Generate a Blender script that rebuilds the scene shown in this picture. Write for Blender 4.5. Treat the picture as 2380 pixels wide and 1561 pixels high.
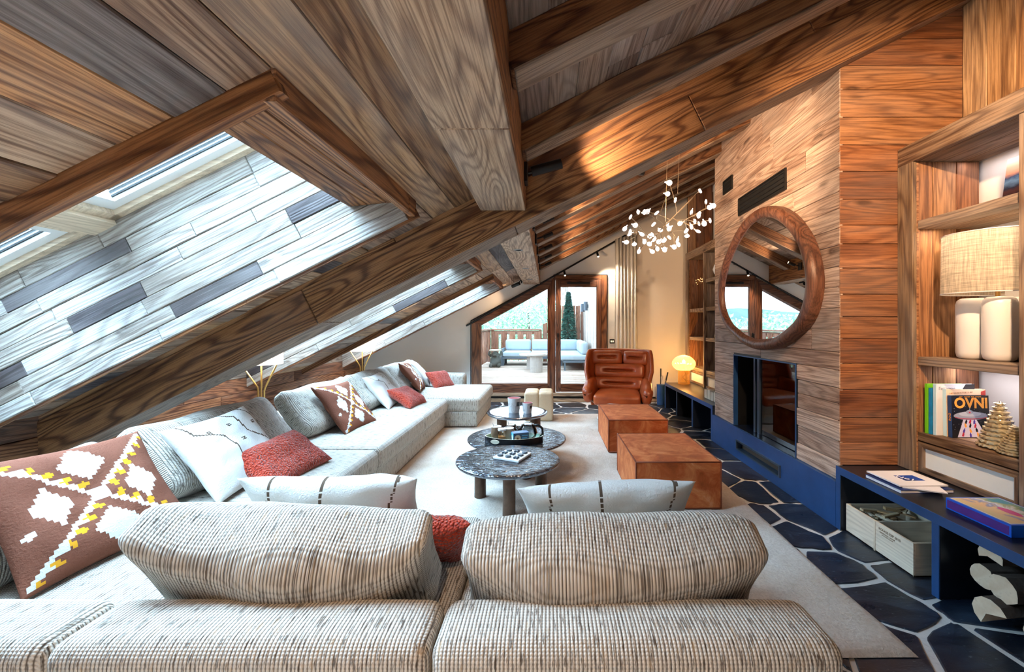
import bpy, bmesh, math, random
from mathutils import Vector, Matrix, noise

for _o in list(bpy.data.objects):
    bpy.data.objects.remove(_o)
SC = bpy.context.scene
COL = SC.collection
R = random.Random(7)
V = Vector
PI = math.pi

# ------------------------------------------------------------------ camera, sky, daylight, exposure
CAMZ = 1.40
cd = bpy.data.cameras.new('camera')
cam = bpy.data.objects.new('camera', cd)
COL.objects.link(cam)
cam.location = (0, 0, CAMZ)
cam.rotation_euler = (PI / 2, 0, 0)
cd.sensor_width = 36.0
cd.sensor_fit = 'HORIZONTAL'
cd.lens = 36.0 * 925 / 2380
cd.shift_x = -84.0 / 2380
cd.shift_y = -23.5 / 2380
cd.clip_start = 0.02
cd.clip_end = 2000
SC.camera = cam

wd = bpy.data.worlds.new('overcast_sky')
SC.world = wd
wd.use_nodes = True
_bg = wd.node_tree.nodes['Background']
_bg.inputs[0].default_value = (0.74, 0.89, 1.0, 1)
_bg.inputs[1].default_value = 3.0

vs = SC.view_settings
vs.view_transform = 'Standard'
vs.look = 'None'
vs.gamma = 1.0
vs.use_curve_mapping = False
vs.exposure = 1.2
SC.cycles.max_bounces = 6
SC.cycles.diffuse_bounces = 3
SC.cycles.glossy_bounces = 3
SC.cycles.transparent_max_bounces = 8
SC.cycles.use_adaptive_sampling = True
SC.cycles.adaptive_threshold = 0.15
SC.cycles.adaptive_min_samples = 16
SC.cycles.sample_clamp_indirect = 6.0
SC.cycles.use_denoising = True

SLA = math.atan(0.5)                      # roof pitch
CA, SA = math.cos(SLA), math.sin(SLA)
EX = V((CA, 0, SA))                       # up the slope, towards the right
EY = V((0, 1, 0))
EZ = V((-SA, 0, CA))                      # out of the roof
def zL(x): return 2.50 + .5 * x           # boarded ceiling on the low side
def zR(x): return 2.43 + .5 * x           # undersides of the rafters
def zP(x): return 2.58 + .5 * x           # boards above the rafters
def zT(x): return 2.175 + .5 * x          # underside of the truss
def zW(x): return 3.24 + .5 * x           # plane of the roof windows
NICHES = [(-1.14, .05), (1.11, 2.30), (3.36, 4.52), (5.49, 6.61)]  # first niche: unseen skylight, added to light the near sofa
YB = 7.35                                 # gable wall

def light(name, typ, loc, energy, color, target=None, size=None, size_y=None, spot=None, blend=.5, rot=None, radius=None):
    ld = bpy.data.lights.new(name, typ)
    ld.energy = energy
    ld.color = color
    o = bpy.data.objects.new(name, ld)
    COL.objects.link(o)
    o.location = loc
    if typ == 'AREA':
        ld.shape = 'RECTANGLE'
        ld.size = size
        ld.size_y = size_y or size
    if typ == 'SPOT':
        ld.spot_size = math.radians(spot)
        ld.spot_blend = blend
    if radius is not None and typ in ('POINT', 'SPOT'):
        ld.shadow_soft_size = radius
    if target is not None:
        o.rotation_euler = (V(target) - V(loc)).to_track_quat('-Z', 'Y').to_euler()
    if rot is not None:
        o.rotation_euler = rot
    return o

DAY = (0.52, 0.78, 1.0)
WARM = (1.0, 0.66, 0.38)
for _i, (_a, _b) in enumerate(NICHES):
    _x = -2.3
    _p = V((_x, (_a + _b) / 2, zW(_x))) + EZ * .22
    light('daylight_roof_window', 'AREA', _p, (60, 195, 185, 180)[_i], DAY, size=2.5, size_y=1.05,  # first energy: daylight of the added unseen skylight
          rot=Matrix((EX, EY, EZ)).transposed().to_euler())

# ------------------------------------------------------------------ helpers
def hx(s):
    s = s.lstrip('#')
    def f(c):
        c /= 255
        return c / 12.92 if c <= .04045 else ((c + .055) / 1.055) ** 2.4
    return tuple(f(int(s[i:i + 2], 16)) for i in (0, 2, 4)) + (1,)

class NT:
    def __init__(s, name):
        s.m = bpy.data.materials.new(name)
        s.m.use_nodes = True
        s.t = s.m.node_tree
        s.b = s.t.nodes['Principled BSDF']
        s.out = s.t.nodes['Material Output']
    def n(s, typ, ins=None, **props):
        nd = s.t.nodes.new(typ)
        for k, v in props.items():
            setattr(nd, k, v)
        for k, v in (ins or {}).items():
            s.set(nd.inputs[k], v)
        return nd
    def set(s, sock, v):
        if isinstance(v, bpy.types.NodeSocket):
            s.t.links.new(v, sock)
        else:
            sock.default_value = v
    def math(s, op, a, b=0.0, c=None):
        ins = {0: a, 1: b}
        if c is not None: ins[2] = c
        return s.n('ShaderNodeMath', ins, operation=op).outputs[0]
    def ramp(s, fac, stops, interp='LINEAR'):
        nd = s.n('ShaderNodeValToRGB', {0: fac})
        cr = nd.color_ramp
        cr.interpolation = interp
        while len(cr.elements) < len(stops): cr.elements.new(.5)
        for e, (p, c) in zip(cr.elements, stops):
            e.position = p
            e.color = c if len(c) == 4 else tuple(c) + (1,)
        return nd.outputs[0]
    def mix(s, fac, a, b, mode='MIX'):
        nd = s.n('ShaderNodeMix', None, data_type='RGBA', blend_type=mode)
        s.set(nd.inputs[0], fac); s.set(nd.inputs[6], a); s.set(nd.inputs[7], b)
        return nd.outputs[2]
    def noise(s, vec, scale=1, detail=2, rough=.5, dist=0):
        return s.n('ShaderNodeTexNoise', {'Vector': vec, 'Scale': scale, 'Detail': detail, 'Roughness': rough, 'Distortion': dist}).outputs[0]
    def map(s, vec, scale):
        return s.n('ShaderNodeVectorMath', {0: vec, 1: scale}, operation='MULTIPLY').outputs[0]
    def obj(s):
        return s.n('ShaderNodeTexCoord').outputs['Object']
    def rnd(s):
        return s.n('ShaderNodeObjectInfo').outputs['Random']
    def bump(s, h, strength=.3, dist=.01):
        s.set(s.b.inputs['Normal'], s.n('ShaderNodeBump', {'Strength': strength, 'Distance': dist, 'Height': h}).outputs[0])
    def p(s, **kw):
        for k, v in kw.items():
            s.set(s.b.inputs[k.replace('_', ' ')], v)
        return s

MATS = {}
def plain(name, color, rough=.5, metal=0., emit=0., ecol=None, spec=.5, noisy=0., nscale=30, bump=0., alpha=None, coat=0.):
    if name in MATS: return MATS[name]
    t = NT(name)
    c = hx(color) if isinstance(color, str) else color
    t.p(Base_Color=c, Roughness=rough, Metallic=metal, Specular_IOR_Level=spec)
    if coat: t.p(Coat_Weight=coat, Coat_Roughness=.15)
    if emit:
        t.p(Emission_Color=(hx(ecol) if ecol else c), Emission_Strength=emit)
    if noisy or bump:
        f = t.noise(t.obj(), nscale, 4, .6)
        if noisy:
            t.p(Base_Color=t.mix(f, tuple(x * (1 - noisy) for x in c[:3]) + (1,), tuple(min(1, x * (1 + noisy)) for x in c[:3]) + (1,)))
        if bump: t.bump(f, bump, .01)
    MATS[name] = t.m
    return t.m

def wood(name, tones, contrast=.55, axis='X', rough=.62, bump=.4, knots=1.0, fine=.6, grey=.25, shine=.35, gain=1.3, freq=105.0):
    key = name + '_' + axis
    if key in MATS: return MATS[key]
    t = NT(key)
    r = t.rnd()
    off = t.n('ShaderNodeCombineXYZ', {0: t.math('MULTIPLY', r, 41.7), 1: t.math('MULTIPLY', r, 93.1), 2: t.math('MULTIPLY', r, 57.3)}).outputs[0]
    vec = t.n('ShaderNodeVectorMath', {0: t.obj(), 1: off}, operation='ADD').outputs[0]
    def sc(l, w):
        return {'X': (l, w, w), 'Y': (w, l, w), 'Z': (w, w, l)}[axis]
    n1 = t.noise(t.map(vec, sc(.55, 5.0)), 1, 1.5, .45, .25)
    vo = t.n('ShaderNodeTexVoronoi', {'Vector': t.map(vec, sc(1.6, 5.0)), 'Scale': 1.0, 'Randomness': 1.0}).outputs['Distance']
    swirl = t.math('DIVIDE', 1.3, t.math('ADD', vo, .09))
    ph = t.math('ADD', t.math('MULTIPLY', n1, freq), t.math('MULTIPLY', t.noise(t.map(vec, sc(3.0, 30)), 1, 3, .6), 2.5))
    rings = t.math('SINE', t.math('ADD', ph, swirl))
    rings = t.math('MULTIPLY_ADD', rings, .5, .5)
    rings = t.math('POWER', rings, 2.2)
    fin = t.noise(t.map(vec, sc(3, 120)), 1, 4, .7)
    blotch = t.noise(t.map(vec, sc(1.0, 3.5)), 1, 3, .6)
    kn = t.ramp(vo, [(0, (1, 1, 1)), (.08, (.7, .7, .7)), (.14, (0, 0, 0))])
    n = len(tones)
    base = t.ramp(r, [((i + .0) / n, tuple(min(.9, q * gain) for q in hx(c)[:3])) for i, c in enumerate(tones)], 'CONSTANT')
    c = t.mix(t.math('MINIMUM', t.math('MULTIPLY', rings, contrast * 1.15), 1.0), base, t.mix(1.0, base, hx('#7d5a45'), 'MULTIPLY'))
    c = t.mix(t.math('MULTIPLY', t.ramp(fin, [(.40, (1, 1, 1)), (.56, (0, 0, 0))]), fine), c, t.mix(1.0, c, hx('#7d6252'), 'MULTIPLY'))
    g = t.ramp(blotch, [(.42, (0, 0, 0)), (.68, (1, 1, 1))])
    c = t.mix(t.math('MULTIPLY', g, grey), c, hx('#a9a099'))
    d = t.ramp(blotch, [(.25, (1, 1, 1)), (.45, (0, 0, 0))])
    c = t.mix(t.math('MULTIPLY', d, .45), c, t.mix(1.0, c, hx('#95745f'), 'MULTIPLY'))
    c = t.mix(t.math('MULTIPLY', kn, .75 * knots), c, hx('#24150d'))
    t.p(Base_Color=c, Roughness=rough, Specular_IOR_Level=shine)
    t.bump(t.math('ADD', t.math('MULTIPLY', rings, -.5), t.math('MULTIPLY', fin, .8)), bump, .006)
    MATS[key] = t.m
    return t.m

def tweed(axis='X', base='#cdc5ba'):
    key = 'tweed_' + axis + base[1:]
    if key in MATS: return MATS[key]
    t = NT(key)
    s = t.n('ShaderNodeSeparateXYZ', {0: t.obj()})
    p_, q_ = ('X', 'Y') if axis == 'X' else ('Y', 'X')
    no = t.n('ShaderNodeVectorTransform', {0: t.n('ShaderNodeNewGeometry').outputs['Normal']}, vector_type='NORMAL', convert_from='WORLD', convert_to='OBJECT').outputs[0]
    nn = t.n('ShaderNodeSeparateXYZ', {0: no}).outputs[p_]
    end = t.math('GREATER_THAN', t.math('ABSOLUTE', nn), .78)          # end faces: the weave turns the corner
    inv = t.math('SUBTRACT', 1.0, end)
    col = t.math('ADD', t.math('MULTIPLY', s.outputs[p_], inv), t.math('MULTIPLY', s.outputs[q_], end))
    row = t.math('ADD', t.math('MULTIPLY', s.outputs[q_], inv), s.outputs['Z'])
    K = 2 * PI / .0105
    w = t.math('MULTIPLY_ADD', t.math('SINE', t.math('MULTIPLY', col, K)), .5, .5)
    q = t.math('MULTIPLY_ADD', t.math('SINE', t.math('MULTIPLY', row, K * .95)), .5, .5)
    dots = t.math('MULTIPLY', t.math('POWER', w, .6), t.math('MULTIPLY_ADD', q, .55, .45))
    vc = t.n('ShaderNodeCombineXYZ', {0: t.math('MULTIPLY', col, 170), 1: t.math('MULTIPLY', row, 17), 2: 3.0}).outputs[0]
    f1 = t.noise(vc, 1, 2, .6)
    vc2 = t.n('ShaderNodeCombineXYZ', {0: t.math('MULTIPLY', col, 60), 1: t.math('MULTIPLY', row, 16), 2: 11.0}).outputs[0]
    f2 = t.noise(vc2, 1, 3, .6)
    c = t.mix(t.ramp(dots, [(.05, (.85, .85, .85)), (.5, (0, 0, 0))]), hx(base), hx('#4a3a2e'))
    c = t.mix(t.ramp(f1, [(.55, (0, 0, 0)), (.66, (.85, .85, .85))]), c, hx('#3f3024'))
    c = t.mix(t.ramp(f2, [(.58, (0, 0, 0)), (.72, (.7, .7, .7))]), c, hx('#a88c6c'))
    t.p(Base_Color=c, Roughness=.95, Specular_IOR_Level=.15, Sheen_Weight=.15)
    t.bump(dots, .55, .006)
    MATS[key] = t.m
    return t.m

def glass(name='window_glass', tint=(.93, .97, 1, 1), refl=1.0):
    if name in MATS: return MATS[name]
    t = NT(name)
    tr = t.n('ShaderNodeBsdfTransparent', {'Color': tint})
    gl = t.n('ShaderNodeBsdfGlossy', {'Color': (1, 1, 1, 1), 'Roughness': .02})
    fr = t.n('ShaderNodeFresnel', {'IOR': 1.45})
    mx = t.n('ShaderNodeMixShader', {0: t.math('MULTIPLY', fr.outputs[0], refl), 1: tr.outputs[0], 2: gl.outputs[0]})
    t.t.links.new(mx.outputs[0], t.out.inputs[0])
    MATS[name] = t.m
    return t.m

class B:
    """collects faces for one mesh; coordinates are the parent's local ones"""
    def __init__(s):
        s.v = []; s.f = []; s.mi = []
    def add(s, verts, faces, mi=0):
        o = len(s.v)
        s.v += [V(p) for p in verts]
        for k, f in enumerate(faces):
            s.f.append([i + o for i in f])
            s.mi.append(mi[k] if isinstance(mi, list) else mi)
        return s
    def box(s, c, d, rot=None, mi=0):
        c = V(c); h = V(d) / 2
        p = [V((x * h.x, y * h.y, z * h.z)) for x in (-1, 1) for y in (-1, 1) for z in (-1, 1)]
        if rot is not None: p = [rot @ q for q in p]
        return s.add([q + c for q in p], [(0, 1, 3, 2), (4, 6, 7, 5), (0, 4, 5, 1), (2, 3, 7, 6), (0, 2, 6, 4), (1, 5, 7, 3)], mi)
    def bb(s, a, b, mi=0):
        a, b = V(a), V(b)
        return s.box((a + b) / 2, [abs(x) for x in (b - a)], None, mi)
    def cbox(s, c, d, ch=.006, rot=None, mi=0):
        """chamfered box"""
        c = V(c); h = V(d) / 2
        ch = min(ch, h.x * .9, h.y * .9, h.z * .9)
        bm = bmesh.new()
        bmesh.ops.create_cube(bm, size=1)
        for v in bm.verts: v.co = V((v.co.x * 2 * h.x, v.co.y * 2 * h.y, v.co.z * 2 * h.z))
        bmesh.ops.bevel(bm, geom=list(bm.edges), offset=ch, segments=1, affect='EDGES')
        bm.verts.index_update()
        vs_ = [(rot @ v.co if rot is not None else v.co) + c for v in bm.verts]
        s.add(vs_, [[v.index for v in f.verts] for f in bm.faces], mi)
        bm.free()
        return s
    def cbb(s, a, b, ch=.006, mi=0):
        a, b = V(a), V(b)
        return s.cbox((a + b) / 2, [abs(x) for x in (b - a)], ch, None, mi)
    def prism(s, poly, ax, a, b, mi=0):
        """polygon of (p, q) pairs extruded along axis ax from a to b"""
        def mk(p, q, w):
            return {'X': (w, p, q), 'Y': (p, w, q), 'Z': (p, q, w)}[ax]
        n = len(poly)
        vs_ = [mk(p, q, a) for p, q in poly] + [mk(p, q, b) for p, q in poly]
        fs = [list(range(n))[::-1], list(range(n, 2 * n))]
        fs += [[i, (i + 1) % n, n + (i + 1) % n, n + i] for i in range(n)]
        return s.add(vs_, fs, mi)
    def ring(s, po, pi_, ax, a, b, mi=0):
        def mk(p, q, w):
            return {'X': (w, p, q), 'Y': (p, w, q), 'Z': (p, q, w)}[ax]
        n = len(po)
        vs_ = [mk(p, q, a) for p, q in po] + [mk(p, q, a) for p, q in pi_] + [mk(p, q, b) for p, q in po] + [mk(p, q, b) for p, q in pi_]
        fs = []
        for i in range(n):
            j = (i + 1) % n
            fs += [[i, j, n + j, n + i], [2 * n + i, 3 * n + i, 3 * n + j, 2 * n + j], [i, 2 * n + i, 2 * n + j, j], [n + i, n + j, 3 * n + j, 3 * n + i]]
        return s.add(vs_, fs, mi)
    def lathe(s, prof, c=(0, 0, 0), n=24, sx=1, sy=1, mi=0, fn=None):
        c = V(c); vs_ = []; fs = []
        for r, z in prof:
            for k in range(n):
                a = 2 * PI * k / n
                rr = r * (fn(a, z) if fn else 1)
                vs_.append(c + V((rr * math.cos(a) * sx, rr * math.sin(a) * sy, z)))
        for i in range(len(prof) - 1):
            for k in range(n):
                k2 = (k + 1) % n
                fs.append([i * n + k, i * n + k2, (i + 1) * n + k2, (i + 1) * n + k])
        if prof[0][0] > 1e-5: fs.append(list(range(n))[::-1])
        if prof[-1][0] > 1e-5: fs.append([(len(prof) - 1) * n + k for k in range(n)])
        return s.add(vs_, fs, mi)
    def tube(s, pts, r, n=8, mi=0, caps=True):
        pts = [V(p) for p in pts]
        rs = r if isinstance(r, (list, tuple)) else [r] * len(pts)
        vs_ = []; fs = []
        prev = None
        for i, p in enumerate(pts):
            d = (pts[min(i + 1, len(pts) - 1)] - pts[max(i - 1, 0)]).normalized()
            a = prev if prev is not None else (V((0, 0, 1)) if abs(d.z) < .9 else V((1, 0, 0)))
            u = (a - d * a.dot(d)).normalized()
            prev = u
            w = d.cross(u)
            for k in range(n):
                t = 2 * PI * k / n
                vs_.append(p + (u * math.cos(t) + w * math.sin(t)) * rs[i])
        for i in range(len(pts) - 1):
            for k in range(n):
                k2 = (k + 1) % n
                fs.append([i * n + k, i * n + k2, (i + 1) * n + k2, (i + 1) * n + k])
        if caps:
            fs.append(list(range(n))[::-1]); fs.append([(len(pts) - 1) * n + k for k in range(n)])
        return s.add(vs_, fs, mi)
    def rbox(s, c, d, r=.05, seg=5, puff=(0, 0, 0), warp=None, rot=None, mi=0):
        """soft rounded box, each pair of faces swollen by puff"""
        h = V(d) / 2; c = V(c)
        r = min(r, h.x * .98, h.y * .98, h.z * .98)
        def ax(hh):
            e = [hh - r + r * math.tan(a) for a in (PI / 12, PI / 6, PI / 4)]
            m = [-(hh - r) + 2 * (hh - r) * i / seg for i in range(seg + 1)] if hh - r > 1e-4 else [0]
            return [-x for x in e[::-1]] + m + e
        A = [ax(h.x), ax(h.y), ax(h.z)]
        def pt(p):
            inn = V([max(-(h[i] - r), min(h[i] - r, p[i])) for i in range(3)])
            dd = V(p) - inn
            q = inn + (dd.normalized() * r if dd.length > 1e-9 else V((0, 0, 0)))
            u = [max(-1, min(1, q[i] / h[i])) for i in range(3)]
            o = V((0, 0, 0))
            for i in range(3):
                j, k = (i + 1) % 3, (i + 2) % 3
                o[i] = puff[i] * u[i] * (1 - u[j] ** 2) * (1 - u[k] ** 2)
            q = q + o
            if warp: q = V(warp(q, u))
            if rot is not None: q = rot @ q
            return q + c
        for i in range(3):
            j, k = (i + 1) % 3, (i + 2) % 3
            for sg in (-1, 1):
                vs_ = []
                for a in A[j]:
                    for b in A[k]:
                        p = [0, 0, 0]; p[i] = sg * h[i]; p[j] = a; p[k] = b
                        vs_.append(pt(p))
                nb = len(A[k]); fs = []
                for x in range(len(A[j]) - 1):
                    for y in range(nb - 1):
                        q = [x * nb + y, (x + 1) * nb + y, (x + 1) * nb + y + 1, x * nb + y + 1]
                        fs.append(q if sg > 0 else q[::-1])
                s.add(vs_, fs, mi)
        return s
    def build(s, name, mat, parent=None, smooth=False, weld=False, loc=None, rot=None):
        me = bpy.data.meshes.new(name)
        me.from_pydata([tuple(p) for p in s.v], [], s.f)
        mats = mat if isinstance(mat, (list, tuple)) else [mat]
        for m in mats: me.materials.append(m)
        if len(mats) > 1: me.polygons.foreach_set('material_index', s.mi)
        if weld:
            bm = bmesh.new(); bm.from_mesh(me)
            bmesh.ops.remove_doubles(bm, verts=bm.verts, dist=2e-5)
            bmesh.ops.recalc_face_normals(bm, faces=bm.faces)
            bm.to_mesh(me); bm.free()
        if smooth is True:
            me.polygons.foreach_set('use_smooth', [True] * len(me.polygons))
        elif smooth:
            me.polygons.foreach_set('use_smooth', [True] * len(me.polygons))
            try: me.set_sharp_from_angle(angle=math.radians(smooth))
            except Exception: pass
        me.update()
        o = bpy.data.objects.new(name, me)
        COL.objects.link(o)
        if parent is not None: o.parent = parent
        if loc is not None: o.location = loc
        if rot is not None: o.rotation_euler = rot
        return o

def tag(o, label=None, cat=None, group=None, kind=None):
    if label: o['label'] = label
    if cat: o['category'] = cat
    if group: o['group'] = group
    if kind: o['kind'] = kind
    return o
def thing(name, label, cat, loc=(0, 0, 0), rotz=0, group=None, kind=None):
    o = bpy.data.objects.new(name, None)
    o.empty_display_size = .05
    COL.objects.link(o)
    o.location = loc
    o.rotation_euler = (0, 0, rotz)
    return tag(o, label, cat, group, kind)
def struct(name, label=None):
    o = bpy.data.objects.new(name, None)
    COL.objects.link(o)
    return tag(o, label, None, None, 'structure')
def frame_matrix(o, x, z):
    x = V(x).normalized(); z = V(z).normalized(); y = z.cross(x)
    return Matrix(((x.x, y.x, z.x, o[0]), (x.y, y.y, z.y, o[1]), (x.z, y.z, z.z, o[2]), (0, 0, 0, 1)))
def copy_tree(o, parent=None):
    c = o.copy(); COL.objects.link(c)
    if parent is not None: c.parent = parent
    for ch in o.children: copy_tree(ch, c)
    return c

def plank(parent, mat, c, x, z, L, W, T=.02, name='plank', bev=.004, skew=(0, 0)):
    """board whose seen face is centred on c, length along x, facing z"""
    l, w = L / 2 - .0012, W / 2 - .0012
    b = bev
    vs_ = []
    for (hl, hw, zz) in ((l, w, -T), (l, w, -b), (l - b, w - b, 0)):
        for sx, sy in ((-1, -1), (1, -1), (1, 1), (-1, 1)):
            vs_.append((sx * hl + skew[0 if sx < 0 else 1] * sy * hw, sy * hw, zz))
    fs = [(3, 2, 1, 0), (8, 9, 10, 11)]
    for k in (0, 4):
        for i in range(4):
            j = (i + 1) % 4
            fs.append((k + i, k + j, k + 4 + j, k + 4 + i))
    me = bpy.data.meshes.new(name)
    me.from_pydata(vs_, [], fs)
    me.materials.append(mat)
    o = bpy.data.objects.new(name, me)
    COL.objects.link(o)
    o.parent = parent
    o.matrix_local = frame_matrix(c, x, z)
    return o

def fill(parent, mat, org, x, z, L, rows, lens=(.8, 2.2), T=.02, holes=(), name='plank', jit=.003, rnd=None):
    """rows of boards from corner org along x (length L), rows = widths stacked along z cross x"""
    rg = rnd or R
    x = V(x).normalized(); z = V(z).normalized(); y = z.cross(x)
    org = V(org); yy = 0
    for W in rows:
        segs = [(0, L)]
        for (x0, x1, y0, y1) in holes:
            if yy + W > y0 + .01 and yy < y1 - .01:
                ns = []
                for a, b in segs:
                    if x1 <= a or x0 >= b:
                        ns.append((a, b)); continue
                    if x0 > a + .02: ns.append((a, x0))
                    if x1 < b - .02: ns.append((x1, b))
                segs = ns
        for a, b in segs:
            p = a
            while p < b - .01:
                q = min(b, p + rg.uniform(*lens))
                if b - q < .25: q = b
                m = mat if not isinstance(mat, (list, tuple)) else rg.choice(mat)
                plank(parent, m, org + x * ((p + q) / 2) + y * (yy + W / 2) + z * rg.uniform(-jit, jit), x, z, q - p, W, T, name)
                p = q
        yy += W

def widths(total, lo, hi, rg=None):
    rg = rg or R
    out = []; s = 0
    while s < total - 1e-6:
        w = rg.uniform(lo, hi)
        if total - s - w < lo * .6: w = total - s
        out.append(min(w, total - s)); s += w
    return out

def text(parent, s, size, mat, mtx, name='lettering', ext=.0006, align='CENTER', space=1.0, bold=0.):
    cu = bpy.data.curves.new('t', 'FONT')
    cu.body = s; cu.size = size; cu.extrude = ext; cu.align_x = align; cu.align_y = 'CENTER'
    cu.space_character = space; cu.resolution_u = 3; cu.offset = bold
    o = bpy.data.objects.new('t', cu)
    COL.objects.link(o)
    dg = bpy.context.evaluated_depsgraph_get()
    me = bpy.data.meshes.new_from_object(o.evaluated_get(dg))
    bpy.data.objects.remove(o)
    me.name = name
    me.materials.clear(); me.materials.append(mat)
    q = bpy.data.objects.new(name, me)
    COL.objects.link(q)
    q.parent = parent
    q.matrix_local = mtx
    return q
# ------------------------------------------------------------------ wood kinds
W_CEIL = wood('ceiling_board', ['#957a64', '#ab8f75', '#7d6656', '#a5835f', '#6e6460', '#b89d82', '#8c6a4c', '#9a7a62', '#4f494c', '#b3845a'], .6, grey=.4, gain=1.4)
W_ROOF = wood('roof_board', ['#8c7d74', '#a08f85', '#7c6a60', '#968272'], .5, grey=.4)
W_PURL = wood('purlin_board', ['#b89c80', '#ad9074', '#c0a68c'], .5, grey=.25)
W_TRUSS = wood('truss_board', ['#936842', '#8a603c', '#9c7048'], .75, grey=.12)
W_TRUSSU = wood('truss_underside', ['#8f7a66', '#86705c'], .6, grey=.35)
W_RAFT = wood('rafter_timber', ['#80583a', '#6f4a30', '#8a6140'], .7, grey=.12)
W_CHIM = wood('chimney_board', ['#b09786', '#bba392', '#a58b7a', '#b39a8a', '#9d8474'], .45, grey=.4)
W_SIDE = wood('side_board', ['#96623f', '#84522f', '#a0704a', '#7a4a2d', '#8c5b3a', '#a87c56'], .42, grey=.15, gain=1.15, freq=95)
W_REV = wood('reveal_board', ['#d8d0c5', '#c8bdb0', '#ddd8d0', '#cfc6ba', '#bdb0a2', '#ded9d2', '#5f5456'], .4, grey=.25, knots=.6, gain=.74)
W_CASE = wood('casing_board', ['#96663f', '#8a5c38', '#a06e46'], .7, grey=.12)
W_KNEE = wood('knee_wall_board', ['#8a5f42', '#7d5238', '#966a4a', '#6f4a34'], .7, grey=.15)
W_SHELF = {a: wood('shelf_board', ['#8f7660', '#82694f', '#99806a'], .6, axis=a, grey=.4, gain=1.1) for a in 'XYZ'}
W_PINE = {a: wood('pine', ['#e6cfb2', '#e0c6a6'], .2, axis=a, grey=.05, knots=.3, bump=.08, gain=1.0, fine=.2) for a in 'XYZ'}
W_DOOR = {a: wood('joinery', ['#7d4c2e', '#86532f', '#74462b'], .7, axis=a, grey=.15) for a in 'XYZ'}
W_CRATE = {a: wood('crate_wood', ['#dfd0ba', '#d8c7ae'], .15, axis=a, grey=.1, knots=.4, bump=.08, gain=1.05, fine=.15) for a in 'XYZ'}
W_PALE = {a: wood('pale_board', ['#b99a78', '#c2a585'], .5, axis=a, grey=.25) for a in 'XYZ'}
PLASTER = plain('plaster', '#efe9df', .9, noisy=.03, nscale=3)
WHITE = plain('white_paint', '#e9e7e3', .5)
BLACK = plain('black_metal', '#0c0c0e', .45)
STEEL = plain('steel_blue_reflection', (.018, .072, .22, 1), .38, .25, noisy=.3, nscale=7, spec=.6)  # black steel, with its blue daylight reflection put into the base colour
DARK = plain('firebox_iron', '#0b0d10', .5, .3)
GOLD = plain('brushed_brass', '#c9a25f', .28, .9)

# ------------------------------------------------------------------ floor: crazy paving
floor = B().bb((-3.6, -2.6, -.12), (3.1, 7.6, -.008)).build('floor', plain('mortar', '#d6d3cf', .85, noisy=.12, nscale=25, bump=.3))
tag(floor, kind='structure')
def slate_mat():
    t = NT('slate')
    r = t.rnd()
    off = t.n('ShaderNodeCombineXYZ', {0: t.math('MULTIPLY', r, 31), 1: t.math('MULTIPLY', r, 77), 2: 0.0}).outputs[0]
    v = t.n('ShaderNodeVectorMath', {0: t.obj(), 1: off}, operation='ADD').outputs[0]
    a = t.noise(t.map(v, (3, 9, 3)), 1, 6, .65, .6)
    b = t.noise(t.map(v, (28, 70, 20)), 1, 4, .7)
    base = t.ramp(r, [(0, hx('#0f1725')), (.35, hx('#161f2e')), (.7, hx('#0c121d')), (.88, hx('#221f24'))], 'CONSTANT')
    c = t.mix(t.ramp(a, [(.5, (0, 0, 0)), (.8, (.7, .7, .7))]), base, hx('#43576f'))
    c = t.mix(t.ramp(b, [(.62, (0, 0, 0)), (.74, (.8, .8, .8))]), c, hx('#8e99a6'))
    t.p(Base_Color=c, Roughness=t.ramp(a, [(.3, (.24, .24, .24)), (.8, (.5, .5, .5))]), Specular_IOR_Level=.7)
    t.bump(t.math('ADD', a, t.math('MULTIPLY', b, .3)), .35, .012)
    return t.m
SLATE = slate_mat()
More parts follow.
